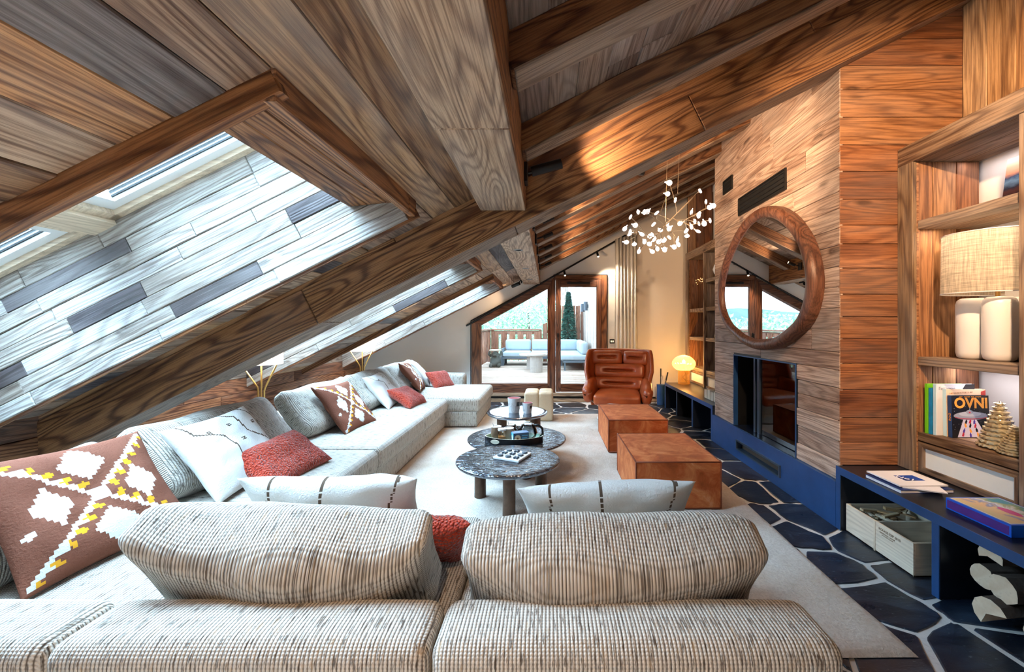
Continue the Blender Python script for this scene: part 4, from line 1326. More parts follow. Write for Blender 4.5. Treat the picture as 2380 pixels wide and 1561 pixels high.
BARK = plain('bark', '#4a3f38', .9, noisy=.4, nscale=30, bump=.8)
def cut_mat():
    t = NT('cut_wood')
    o = t.obj()
    a = t.noise(o, 14, 4, .6)
    t.p(Base_Color=t.ramp(a, [(.3, hx('#cdb092')), (.6, hx('#dcc8ae')), (.8, hx('#a88a70'))]), Roughness=.85)
    t.bump(a, .3, .005)
    return t.m
CUT = cut_mat()
def log(label, c, r, L, dirv, seed, wedge=None, group='firewood logs'):
    rg = random.Random(seed)
    n = 14
    if wedge: poly = [(r * math.cos(a), r * math.sin(a)) for a in [wedge[0] + (wedge[1] - wedge[0]) * k / 7 for k in range(8)]] + [(-.2 * r, -.1 * r)]
    else: poly = [(r * (1 + rg.uniform(-.08, .08)) * math.cos(2 * PI * k / n), r * (1 + rg.uniform(-.08, .08)) * math.sin(2 * PI * k / n)) for k in range(n)]
    m = len(poly)
    t = thing('firewood_log', label, 'log', c, 0, group)
    d = V(dirv).normalized(); u = V((0, 0, 1)); u = (u - d * u.dot(d)).normalized(); w = d.cross(u)
    vs_ = [w * p + u * q for p, q in poly] + [w * p + u * q + d * L for p, q in poly]
    split = bool(wedge)
    fs = [[i, (i + 1) % m, m + (i + 1) % m, m + i] for i in range(m)]
    mi = [(0 if (not split or i < 7) else 1) for i in range(m)]
    b = B(); b.add(vs_, fs, mi); b.build('bark', [BARK, CUT], t)
    B().add([v - d * .0005 for v in vs_[:m]], [list(range(m))[::-1]]).build('cut_end', CUT, t); B().add([v + d * .0005 for v in vs_[m:]], [list(range(m))]).build('cut_end', CUT, t)
XD = (1, 0, 0)
log('upper split log at the top of the near log pile', (2.11, 1.90, .300), .055, .36, XD, 1, (-.3, 3.6))
log('heart-shaped round log in the middle of the near log pile', (2.10, 1.925, .190), .055, .38, XD, 2)
log('largest round log in the middle of the near log pile', (2.08, 1.82, .195), .06, .40, XD, 3)
log('pale split log leaning out at the bottom of the near log pile', (2.03, 1.83, .075), .07, .40, (1, .1, .02), 4, (.4, 4.2))
log('dark round log low in the near log pile', (2.09, 1.69, .068), .062, .38, XD, 5)
log('pale split log on the floor at the near end of the pile', (2.06, 1.56, .058), .058, .4, XD, 6, (0, 3.2))
log('round log stacked above the near end of the pile', (2.08, 1.66, .19), .058, .38, XD, 7)
k = 0
for (yc, n1) in ((5.02, 3), (5.68, 3), (6.42, 3)):
    for q in range(n1):
        k += 1
        bay = {5.02: 'nearest', 5.68: 'middle', 6.42: 'far'}[yc]
        log('split log, %s of the stack in the %s bay of the far bench' % (('bottom', 'second', 'top')[q], bay), (2.10, yc + (.03 if q == 1 else 0), .056 + .107 * q), .052, .30, XD, 20 + k, (-.4, 3.7) if q % 2 else None)

def crate():
    x0, x1, y0, y1, h, t_ = 2.032, 2.44, 2.215, 2.715, .19, .012
    t = thing('wooden_crate', 'pale pine wine crate of kindling under the steel bench', 'crate', ((x0 + x1) / 2, (y0 + y1) / 2, 0))
    cx, cy = (x0 + x1) / 2, (y0 + y1) / 2
    def bx(n, a, b, m): return B().cbb((a[0] - cx, a[1] - cy, a[2]), (b[0] - cx, b[1] - cy, b[2]), .0015).build(n, m, t)
    bx('bottom', (x0, y0, .001), (x1, y1, .012), W_CRATE['Y'])
    f = bx('front_board', (x0, y0, .001), (x0 + t_, y1, h), W_CRATE['Y'])
    bx('back_board', (x1 - t_, y0, .001), (x1, y1, h), W_CRATE['Y'])
    bx('end_board', (x0 + t_, y0, .001), (x1 - t_, y0 + t_, h), W_CRATE['X'])
    bx('end_board', (x0 + t_, y1 - t_, .001), (x1 - t_, y1, h), W_CRATE['X'])
    bx('divider', (x0 + t_, 2.47, .012), (x1 - t_, 2.482, h - .004), W_CRATE['X'])
    bx('cleat', (x0 - .003, 2.470, .002), (x0, 2.484, h), W_CRATE['Z'])
    ink = plain('branding_ink', '#8d7762', .8)
    fm = frame_matrix((x0 - cx - .0008, 2.37 - cy, .158), (0, -1, 0), (-1, 0, 0))
    text(t, 'ROUGE CEP 2015', .020, ink, fm, bold=.0003)
    text(t, 'ALBERTVILLE - SAVOIE', .011, ink, frame_matrix((x0 - cx - .0008, 2.385 - cy, .140), (0, -1, 0), (-1, 0, 0)))
    text(t, 'mis en bouteille au domaine', .007, ink, frame_matrix((x0 - cx - .0008, 2.385 - cy, .128), (0, -1, 0), (-1, 0, 0)))
    rg = random.Random(44)
    for i in range(34):
        L = rg.uniform(.06, .13)
        ang = rg.uniform(0, PI)
        px = rg.uniform(x0 + .075, x1 - .075); py = rg.uniform(2.545, 2.65)
        lx, ly = abs(L / 2 * math.cos(ang)) + .012, abs(L / 2 * math.sin(ang)) + .012
        px = min(max(px, x0 + .014 + lx), x1 - .014 - lx); py = min(max(py, 2.484 + ly), y1 - .014 - ly)
        b = B(); b.cbox((0, 0, 0), (L, rg.uniform(.016, .032), rg.uniform(.008, .016)), .001)
        o = b.build('kindling_stick', wood('kindling', ['#d8bf98', '#c9a676', '#e0d0b4', '#b58e62'], .2, grey=.1, knots=.2, gain=1.1))
        o.location = (px, py, .085 + .0033 * i); o.rotation_euler = (rg.uniform(-.2, .2), rg.uniform(-.16, .16), ang)
        tag(o, 'thin stick of pale split kindling in the pine crate', 'kindling', 'kindling in the crate')
crate()

# magazines and puzzle on the near bench (top at .43)
PAPER = plain('paper_white', '#e4e2e6', .6)
def flat(name, label, cat, c, d, rz, mats, group=None):
    t = thing(name, label, cat, c, rz, group)
    w, l, h = d
    B().cbb((-w / 2, -l / 2, 0), (w / 2, l / 2, .002), .0005).build('cover', mats[0], t)
    B().bb((-w / 2 + .003, -l / 2 + .003, .002), (w / 2 - .003, l / 2 - .003, h - .002)).build('pages', mats[1], t)
    o = B().cbb((-w / 2, -l / 2, h - .002), (w / 2, l / 2, h), .0005).build('cover', mats[0], t)
    return t
NAVY = plain('cover_navy', '#16306e', .4)
flat('coffee_table_book', 'navy hardback lying at the bottom of the stack on the steel bench', 'book', (2.195, 2.43, .4302), (.32, .25, .020), .03, (NAVY, PAPER), 'books lying on the bench')
flat('magazine', 'thin white booklet turned askew in the middle of the stack on the bench', 'magazine', (2.225, 2.41, .4504), (.2, .27, .006), -.45, (PAPER, PAPER), 'books lying on the bench')
mg = flat('magazine', 'white magazine with a blue picture and No1 on top of the stack', 'magazine', (2.205, 2.455, .4566), (.29, .24, .008), .02, (PAPER, PAPER), 'books lying on the bench')
B().bb((-.045, -.05, .0081), (.075, .035, .0085)).build('cover_picture', plain('print_blue', '#1749a8', .4), mg)
B().add([(-.045, -.05, .0087), (.03, -.05, .0087), (-.045, .035, .0087)], [(0, 1, 2)]).build('cover_picture', NAVY, mg)
text(mg, 'No1', .05, PAPER, Matrix.Translation((-.012, -.012, .0089)) @ Matrix.Rotation(-.9, 4, 'Z'), bold=.001)
def puzzle():
    def art():
        t = NT('puzzle_art')
        o = t.obj()
        a = t.noise(o, 9, 5, .6, 1.2)
        s = t.n('ShaderNodeSeparateXYZ', {0: o})
        g = t.math('ADD', t.math('MULTIPLY', s.outputs[0], 2.4), t.math('MULTIPLY', a, .8))
        c = t.ramp(g, [(.12, hx('#e6cf9a')), (.3, hx('#e9c38f')), (.38, hx('#7f8fc0')), (.46, hx('#dfe3ee')), (.56, hx('#8fa070')), (.66, hx('#2b8fae')), (.85, hx('#3f7fb0'))])
        t.p(Base_Color=c, Roughness=.35)
        return t.m
    t = thing('puzzle_box', 'bright blue and purple picture puzzle box on the steel bench', 'box', (2.258, 1.97, .4302), 0)
    BL = plain('puzzle_blue', '#0f5fd6', .4)
    B().cbb((-.14, -.15, 0), (.14, .15, .058), .0015).build('carton', BL, t)
    B().bb((-.1406, -.142, .008), (-.140, .142, .049)).build('side_print', plain('puzzle_purple', '#5a2f8a', .4, noisy=.3, nscale=18), t)
    B().bb((-.13, -.14, .0581), (.13, .14, .0585)).build('white_border', PAPER, t)
    B().bb((-.124, -.134, .0586), (.124, .134, .0590)).build('picture', art(), t)
    B().lathe([(.001, .0591), (.03, .0591), (.03, .0594), (.001, .0594)], (.005, -.02, 0), 20, .8, 1.7).build('picture_sun', plain('puzzle_pink', '#d2418f', .4), t)
puzzle()

# ------------------------------------------------------------------ bookcases
def bookcase(label, yfar, ynear, posts, shelves, top, drawers, xf=2.43, xb=2.88, side=True):
    ym = (yfar + ynear) / 2
    t = thing('bookcase', label, 'bookcase', (xf, ym, .43), group='built-in reclaimed wood bookcases')
    def q(x, y, z): return V((x - xf, y - ym, z - .43))
    rg = random.Random(int(yfar * 7))
    # far post and planked end panel
    B().cbb(q(xf, yfar - .115, .4305), q(xf + .03, yfar, top), .003).build('post', W_SHELF['Z'], t)
    B().cbb(q(xf + .03, yfar - .115, .4305), q(xf + .045, yfar - .10, top), .003).build('post', W_SIDE, t)
    fill(t, W_SIDE, q(xb, yfar - .115, .4305), (0, 0, 1), (0, -1, 0), top - .43, widths(xb - xf - .03, .12, .17, rg), (3, 4), rnd=rg)
    for y in posts:
        B().cbb(q(xf + .01, y - .02, .4305), q(xf + .06, y + .02, top), .003).build('post', W_SHELF['Z'], t)
        B().bb(q(xf + .06, y - .012, .4305), q(xb, y + .012, top)).build('divider', W_SHELF['Z'], t)
    B().cbb(q(xf, ynear, top), q(xf + .05, yfar, top + .125), .004).build('lintel', W_SHELF['Y'], t)
    for x0 in (xf + .05, xf + .21, xf + .34):
        B().cbb(q(x0, ynear, top), q(min(xb, x0 + (.16 if x0 < xf + .1 else .13)), yfar, top + .03), .003).build('top_board', W_SHELF['Y'], t)
    for (z, ya, yb) in shelves:
        B().cbb(q(xf + .035, ya, z - .055), q(xf + .16, yb, z), .003).build('shelf_board', W_SHELF['Y'], t)
        B().cbb(q(xf + .16, ya, z - .055), q(xf + .30, yb, z), .003).build('shelf_board', W_SHELF['Y'], t)
        B().cbb(q(xf + .30, ya, z - .055), q(xb, yb, z), .003).build('shelf_board', W_SHELF['Y'], t)
    for (ya, yb, z0, z1) in drawers:
        d = B().bb(q(xf + .05, ya + .035, z0 + .035), q(xf + .06, yb - .035, z1 - .035)).build('drawer', plain('drawer_parchment', '#e3eaec', .7, noisy=.04, nscale=20), t)
        P = [(ya, z0), (yb, z0), (yb, z1), (ya, z1)]; I = [(ya + .035, z0 + .035), (yb - .035, z0 + .035), (yb - .035, z1 - .035), (ya + .035, z1 - .035)]
        for a in range(4):
            c = (a + 1) % 4
            b = B()
            b.prism([(p - ym, z - .43) for p, z in (P[a], P[c], I[c], I[a])], 'X', .035, .065)
            b.build('drawer_frame', W_SHELF['Y' if a % 2 == 0 else 'Z'], d)
    return t
yn = 2.655
bookcase('reclaimed wood bookcase beside the large fabric-shaded lamp', 2.77, .85, (2.045, .87),
         [(2.10, 2.065, yn), (1.195, 2.065, yn), (.695, 2.065, yn), (2.10, .89, 2.025), (1.195, .89, 2.025), (.695, .89, 2.025)], 2.497,
         [(2.07, 2.65, .435, .632), (.895, 2.02, .435, .632)])
bookcase('reclaimed wood bookcase beside the amber glass lamp at the far end', 7.05, 4.86, (6.25, 5.45),
         [(1.69, 6.27, 6.93), (1.215, 6.27, 6.93), (.705, 6.27, 6.93), (2.13, 5.47, 6.23), (1.69, 5.47, 6.23), (1.215, 5.47, 6.23), (.705, 5.47, 6.23)], 2.55,
         [(6.275, 6.925, .435, .645), (5.475, 6.225, .435, .645)])
# boarded end wall above the far bookcase
fw = struct('trim_4')
fill(fw, W_SIDE, (2.88, 6.97, 2.68), (0, 0, 1), (0, -1, 0), 1.25, [.15, .14, .14], (2, 3), rnd=random.Random(2))
B().bb((2.45, 6.992, 2.68), (2.9, 7.02, 3.75)).build('core', plain('roof_lining', '#4a3a2e', .9), fw)

# books standing on the lower shelf (top .695), covers turned to the camera
def book(label, c, d, lean, rz, cover, spine, pages=None):
    """c = bottom centre; d = width, height, thickness"""
    t = thing('book', label, 'book', c, rz, 'books standing on the bookcase shelf')
    w, h, k = d
    rot = (-lean, 0, 0)
    B().cbb((-w / 2, -k / 2, 0), (w / 2, -k / 2 + .003, h), .0006).build('front_cover', cover, t, rot=rot)
    B().cbb((-w / 2, k / 2 - .003, 0), (w / 2, k / 2, h), .0006).build('back_cover', cover, t, rot=rot)
    B().cbb((-w / 2 - .003, -k / 2, 0), (-w / 2, k / 2, h), .0006).build('spine', spine, t, rot=rot)
    B().bb((-w / 2, -k / 2 + .003, .003), (w / 2 - .004, k / 2 - .003, h - .003)).build('pages', pages or PAPER, t, rot=rot)
    return t, Matrix.Rotation(-lean, 4, 'X')
SZ = .6955
GREEN = plain('book_green', '#6fc21d', .4)
book('bright green book farthest back in the row beside the golden trees', (2.605, 2.615, SZ), (.24, .325, .018), .0, 0, GREEN, GREEN)
book('blue patterned book behind the tall white book', (2.61, 2.594, SZ), (.24, .30, .016), .0, 0, plain('book_blue', '#1c7fb8', .4, noisy=.5, nscale=30), plain('book_blue', '#1c7fb8', .4))
t, m = book("tall white book titled l'estampe with a dark corner", (2.62, 2.57, SZ), (.245, .33, .02), .0, 0, PAPER, plain('book_ice', '#bfe0ee', .4))
text(t, "l'estampe", .028, plain('ink_grey', '#8a8a92', .6), m @ frame_matrix((-.055, -.0106, .302), (1, 0, 0), (0, -1, 0)))
b = B(); b.prism([(.03, .275), (.122, .275), (.122, .33), (.065, .33)], 'Y', -.0112, -.0106); b.build('cover_picture', plain('ink_black', '#232226', .5), t)
t, m = book('peach covered chateau book just behind the black book', (2.665, 2.545, SZ), (.25, .30, .022), .02, 0, plain('book_peach', '#e6c3a2', .5), plain('book_ice', '#bfe0ee', .4))
ib = plain('ink_tan', '#b98a6a', .6)
text(t, 'MIS EN BOUTEILLE AU', .015, ib, m @ frame_matrix((-.03, -.0118, .277), (1, 0, 0), (0, -1, 0)) @ Matrix.Rotation(.06, 4, 'Z'))
text(t, 'CHATEAU', .016, ib, m @ frame_matrix((-.03, -.0118, .257), (1, 0, 0), (0, -1, 0)) @ Matrix.Rotation(.06, 4, 'Z'))
b = B(); b.prism([(.095, .22), (.125, .22), (.125, .295), (.095, .285)], 'Y', -.0122, -.0117); b.build('cover_picture', plain('ink_red', '#b23a34', .5), t, rot=(-.02, 0, 0))
def ovni():
    w, h, k = .235, .265, .022
    INKB = plain('cover_black', '#0a0a10', .35)
    t, m = book('black book titled OVNI with a flying saucer cover', (2.660, 2.513, SZ), (w, h, k), .03, 0, INKB, plain('spine_blue', '#17386b', .4))
    y = -k / 2 - .0004
    def flatp(poly, mat, dy, name='cover_print'):
        b = B(); b.prism(poly, 'Y', y - .0004 - dy, y - dy); b.build(name, mat, t, rot=(-.03, 0, 0))
    OR = plain('ink_orange', '#e79a3c', .5); LV = plain('ink_lavender', '#c3bfd6', .5); GY = plain('ink_steel', '#8b90a2', .5)
    RD = plain('ink_crimson', '#b3233f', .5); VI = plain('ink_violet', '#4b3aa0', .5)
    text(t, 'OVNI', .088, OR, m @ frame_matrix((.004, y - .0006, .215), (1, 0, 0), (0, -1, 0)) @ Matrix.Diagonal((.98, 1.0, 1, 1)), bold=.0028)
    text(t, 'OBJET   VINICOLE   NON   IDENTIFIE', .0085, OR, m @ frame_matrix((0, y - .0006, .257), (1, 0, 0), (0, -1, 0)))
    text(t, 'OVNI', .02, OR, m @ frame_matrix((-w / 2 - .0034, 0, .13), (0, 0, -1), (-1, 0, 0)))
    flatp([(-.042, .128), (.03, .124), (.10, 0.004), (-.085, .004)], LV, .0)
    el = lambda cx, cz, a, c_, n=24: [(cx + a * math.cos(2 * PI * i / n), cz + c_ * math.sin(2 * PI * i / n)) for i in range(n)]
    flatp(el(0, .138, .108, .026), GY, .0006)
    flatp(el(0, .131, .10, .014), RD, .0010)
    flatp(el(0, .138, .104, .017), GY, .0014)
    flatp(el(-.005, .150, .07, .016), plain('ink_steel_light', '#a9aebd', .5), .0018)
    flatp(el(-.008, .162, .022, .014), GY, .0022)
    flatp(el(-.008, .160, .006, .005, 10), RD, .0026)
    flatp([(-.011, .174), (-.005, .174), (-.006, .19), (-.010, .19)], GY, .0022)
    rg = random.Random(4)
    for i in range(12):
        v = .98 - i // 3 * .26
        z = .105 - (i // 3) * .028 + rg.uniform(-.004, .004)
        half = .03 + (.128 - z) * .42
        x = -.004 + (i % 3 - 1) * half * .62
        a = rg.uniform(-.4, .4)
        pts = [(-.006, -.014), (.006, -.014), (.006, .004), (.0025, .008), (.0025, .015), (-.0025, .015), (-.0025, .008), (-.006, .004)]
        flatp([(x + p * math.cos(a) - q * math.sin(a), max(.005, z + p * math.sin(a) + q * math.cos(a))) for p, q in pts], (INKB, RD, VI, OR)[i % 4], .0006, 'bottle_print')
    for i in range(40):
        x = rg.uniform(-.112, .112); z = rg.uniform(.01, .26)
        if abs(x) < .04 + (.128 - z) * .45 and z < .13: continue
        flatp(el(x, z, .0014, .0014, 6), PAPER, .0, 'star_print')
ovni()
o = B().cbox((0, 0, 0), (.02, .2, .26), .001, Matrix.Rotation(.28, 3, 'Y')).build('book', plain('book_royal', '#2a55c0', .4))
o.location = (2.80, 2.17, .828); tag(o, 'royal blue book leaning behind the smaller golden tree', 'book')

# golden fir tree ornaments
def gold_tree(label, c, r, h, seed):
    t = thing('fir_tree_ornament', label, 'ornament', c, 0, 'gilded fir tree ornaments')
    G = plain('champagne_gilt', '#d2c4a2', .34, .6, noisy=.25, nscale=60)
    B().lathe([(r * .86, 0), (r * .9, .01), (r * .5, h * .5), (.004, h)], n=24).build('tree_core', G, t, smooth=True)
    b = B(); rg = random.Random(seed)
    tiers = 11
    for i in range(tiers):
        f = i / tiers
        rr = r * (1 - f) ** .85 * .98 + .004; z = h * f * .97 + .012
        n = max(5, int(17 * (1 - f) + 5))
        for k in range(n):
            a = 2 * PI * (k + .5 * (i % 2)) / n + rg.uniform(-.05, .05)
            e = rr * 1.05; wd_ = PI * rr / n * 1.5 + .002
            ca, sa = math.cos(a), math.sin(a)
            p0 = V((ca * rr * .78, sa * rr * .78, z + h * .05)); tip = V((ca * e * 1.04, sa * e * 1.04, z - h * .025))
            sd = V((-sa, ca, 0)) * wd_
            mid = (p0 + tip) / 2 + V((ca, sa, .6)) * .005
            b.add([p0, mid + sd, tip, mid - sd, mid + V((ca, sa, .5)) * .006, mid - V((ca, sa, .8)) * .01], [(0, 1, 4), (1, 2, 4), (2, 3, 4), (3, 0, 4), (0, 5, 1), (1, 5, 2), (2, 5, 3), (3, 5, 0)])
    b.build('branch_tips', G, t)
gold_tree('larger gilded fir tree ornament beside the OVNI book', (2.605, 2.295, SZ), .088, .27, 1)
gold_tree('smaller gilded fir tree ornament at the edge of the lower shelf', (2.545, 2.165, SZ), .064, .155, 2)

# framed landscape on the top shelf
def landscape():
    k = NT('sunset_print')
    s = k.n('ShaderNodeSeparateXYZ', {0: k.obj()})
    nz = k.noise(k.map(k.obj(), (1, 9, 14)), 1, 5, .6)
    g = k.math('ADD', s.outputs[2], k.math('MULTIPLY', k.math('SUBTRACT', nz, .5), .10))
    c = k.ramp(k.math('MULTIPLY', g, 2.9), [(.0, hx('#0c0f1c')), (.22, hx('#15192a')), (.34, hx('#5a3030')), (.40, hx('#1c2b45')), (.52, hx('#7ba3c4')), (.60, hx('#2f4a70')), (.68, hx('#e39a78')), (.95, hx('#f0c9b0'))])
    k.p(Base_Color=c, Roughness=.4)
    t = thing('landscape_picture', 'sunset mountain landscape print leaning on the top shelf', 'picture', (2.80, 2.31, 2.1005), 0)
    B().cbb((0, -.085, 0), (.02, .155, .33), .001).build('canvas_edge', PAPER, t, rot=(0, .14, 0))
    B().bb((-.001, -.084, .001), (.0, .154, .329)).build('print', k.m, t, rot=(0, .14, 0))
landscape()

# big lamp of white columns
def shade_mat(name, col, tr):
    t = NT(name)
    o = t.obj()
    a = t.noise(t.map(o, (130, 130, 8)), 1, 3, .6); b_ = t.noise(t.map(o, (9, 9, 150)), 1, 3, .6)
    f = t.math('MULTIPLY', a, b_)
    c = t.ramp(f, [(.14, tuple(x * .5 for x in hx(col)[:3])), (.36, hx(col)[:3])])
    d = t.n('ShaderNodeBsdfDiffuse', {'Color': c}); q = t.n('ShaderNodeBsdfTranslucent', {'Color': c})
    mx = t.n('ShaderNodeMixShader', {0: tr, 1: d.outputs[0], 2: q.outputs[0]})
    t.t.links.new(mx.outputs[0], t.out.inputs[0])
    return t.m
def big_lamp():
    c = (2.695, 2.385, 1.1955)
    t = thing('table_lamp', 'large table lamp with linen drum shade and lobed white ceramic base', 'lamp', c)
    CW = plain('white_ceramic', '#e4e0de', .32)
    for sx in (-1, 1):
        for sy in (-1, 1):
            b = B(); b.lathe([(.001, 0), (.05, 0), (.066, .012), (.073, .04), (.073, .335), (.066, .36), (.05, .374), (.001, .376)], n=28)
            b.build('column', CW, t, smooth=50, loc=(sx * .076, sy * .076, 0))
    B().lathe([(.011, .33), (.011, .47), (.02, .475), (.02, .5)], n=12).build('stem', GOLD, t, smooth=40)
    sh = B(); sh.lathe([(.275, .40), (.27, .755)], n=48, sy=.78); sh.f = [f for f in sh.f if len(f) == 4]; sh.mi = [0] * len(sh.f)
    sh.build('lamp_shade', shade_mat('linen_shade', '#e2d3bf', .55), t, smooth=True)
    for z, r in ((.40, .275), (.755, .27)):
        B().tube([(r * math.cos(2 * PI * k / 48), r * .78 * math.sin(2 * PI * k / 48), z) for k in range(49)], .003, 5).build('shade_trim', PAPER, t)
    B().lathe([(.001, .53), (.03, .55), (.034, .58), (.02, .62), (.001, .63)], n=16).build('bulb', plain('bulb_warm', '#fff0d8', .5, emit=9, ecol='#ffd9a8'), t, smooth=True)
    light('table_lamp_light', 'POINT', (c[0], c[1], c[2] + .575), 9, WARM, radius=.035)
big_lamp()

# amber glass lamp
def amber_lamp():
    c = (2.27, 6.66, .4302)
    t = thing('amber_glass_lamp', 'ribbed amber glass mushroom lamp on the far bench', 'lamp', c)
    k = NT('amber_glass')
    tr = k.n('ShaderNodeBsdfTransparent', {'Color': (1.0, .80, .45, 1)}); gl = k.n('ShaderNodeBsdfGlossy', {'Roughness': .05}); tl = k.n('ShaderNodeBsdfTranslucent', {'Color': hx('#ffcf80')})
    m1 = k.n('ShaderNodeMixShader', {0: .30, 1: tr.outputs[0], 2: tl.outputs[0]})
    m2 = k.n('ShaderNodeMixShader', {0: .12, 1: m1.outputs[0], 2: gl.outputs[0]})
    k.t.links.new(m2.outputs[0], k.out.inputs[0])
    rib = lambda a, z: 1 + .025 * math.cos(24 * a)
    prof = [(.055 + .13 * math.sin(PI * (.12 + .88 * i / 14)) ** .75 if i < 14 else .03, .235 + .245 * i / 14) for i in range(15)]
    B().lathe(prof, n=96, fn=rib).build('globe', k.m, t, smooth=True)
    B().lathe([(.09, .0), (.094, .02), (.094, .2), (.085, .225), (.055, .235)], n=36).build('glass_base', k.m, t, smooth=50)
    B().lathe([(.001, .34), (.022, .35), (.026, .375), (.001, .41)], n=14).build('bulb', plain('bulb_amber', '#fff0c8', .5, emit=25, ecol='#ffca7a'), t, smooth=True)
    B().tube([(0, 0, .34), (0, .0, .23), (.03, 0, .17), (-.02, 0, .11), (.03, 0, .06), (.05, 0, .02)], .004, 6).build('cord', BLACK, t, smooth=True)
    light('amber_lamp_light', 'POINT', (c[0], c[1], c[2] + .37), 42, (1, .70, .40), radius=.03)
amber_lamp()

# small things in the far bookcase and on its bench
def far_decor():
    s1, s2, s3 = 1.2152, .7052, 1.6902
    t = thing('portable_speaker', 'small dark box speaker with brass grille edge on the far bookcase', 'speaker', (2.60, 6.42, s2))
    B().cbb((-.06, -.10, 0), (.06, .10, .17), .012).build('body', BLACK, t)
    B().cbb((-.064, -.088, .012), (-.06, .088, .158), .002).build('speaker_grille', plain('grille_brown', '#5a4a3a', .7), t)
    B().tube([(-.064, -.09, .01), (-.064, .09, .01), (-.064, .09, .16), (-.064, -.09, .16), (-.064, -.09, .01)], .003, 6).build('edge_band', GOLD, t)
    t = thing('painted_balloon', 'red and white painted ball ornament on the far bookcase', 'ornament', (2.62, 6.36, s1))
    B().lathe([(.001, 0), (.05, 0), (.052, .01), (.02, .02), (.016, .14)], n=18).build('stand', plain('mug_glaze', '#e6dfd6', .3), t, smooth=40)
    B().lathe([(.016 + .095 * math.sin(PI * i / 12) ** .8 if 0 < i < 12 else .001, .13 + .22 * i / 12) for i in range(13)], n=24).build('ball', plain('ball_red', '#a3182a', .3), t, smooth=True)
    for z in (.24, .27):
        B().tube([((.112) * math.cos(2 * PI * k / 24), .112 * math.sin(2 * PI * k / 24), z) for k in range(25)], .006, 6).build('white_band', PAPER, t)
    t = thing('blue_white_vase', 'rounded blue and white vase on the top of the far bookcase', 'vase', (2.60, 5.98, 2.1302))
    B().lathe([(.001, 0), (.05, 0), (.10, .06), (.12, .12), (.10, .19), (.045, .23), (.05, .25), (.04, .25)], n=28).build('vase_body', plain('vase_white', '#d6dbe6', .2, noisy=.15, nscale=14), t, smooth=True)
    gold_tree('tiny fir tree ornament beside the chimney breast on the far bookcase', (2.58, 6.02, s1), .06, .2, 5)
    t = thing('black_picture_frame', 'narrow black frame standing on the far bookcase', 'picture', (2.66, 6.37, s3))
    B().ring([(-.09, .0), (.09, .0), (.09, .32), (-.09, .32)], [(-.07, .02), (.07, .02), (.07, .30), (-.07, .30)], 'X', -.01, .01).build('frame_bars', BLACK, t)
    B().bb((-.004, -.071, .019), (.004, .071, .301)).build('picture_panel', plain('ink_grey', '#8a8a92', .6), t)
    t = thing('string_lights', 'small bunch of warm fairy lights hanging in the far bookcase', 'lights', (2.56, 6.62, 2.15))
    rg = random.Random(8); pts = []
    for i in range(40): pts.append(V((rg.uniform(-.05, .05), -.2 + .4 * i / 39, rg.uniform(-.06, .06))))
    B().tube(pts, .0015, 4).build('wire', GOLD, t)
    b = B()
    for p in pts[::2]: b.lathe([(.001, -.006), (.006, 0), (.001, .006)], p, 6)
    b.build('bulbs', plain('fairy_bulb', '#ffd9a0', .5, emit=2.5, ecol='#ffb870'), t)
    for i in range(5):
        y = 4.93 + .105 * i
        o = B().cbb((-.045, -.045, 0), (.045, .045, .115 + .012 * (i % 2)), .004).build('wood_block', W_CRATE['Z'])
        o.location = (2.16, y, .4302)
        tag(o, 'pale square wood block, %s from the chimney breast on the far bench' % ORD[i], 'block', 'pale wood blocks in a row')
    t = thing('fire_tool_bucket', 'dark steel bucket of fire tools by the far bench end', 'bucket', (2.01, 7.08, 0))
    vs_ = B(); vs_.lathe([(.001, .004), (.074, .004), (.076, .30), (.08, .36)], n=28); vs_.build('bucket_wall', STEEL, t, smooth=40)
    B().tube([(-.02, 0, .02), (.0, .02, .63)], .007, 8).build('poker', BLACK, t); B().tube([(.0, .02, .5), (.0, .02, .64)], .012, 8).build('poker_grip', BLACK, t)
    B().tube([(.02, 0, .02), (.09, .03, .38), (.13, .05, .56)], .007, 8).build('tongs', BLACK, t); B().tube([(.10, .035, .43), (.135, .05, .57)], .012, 8).build('tongs_grip', BLACK, t)
far_decor()

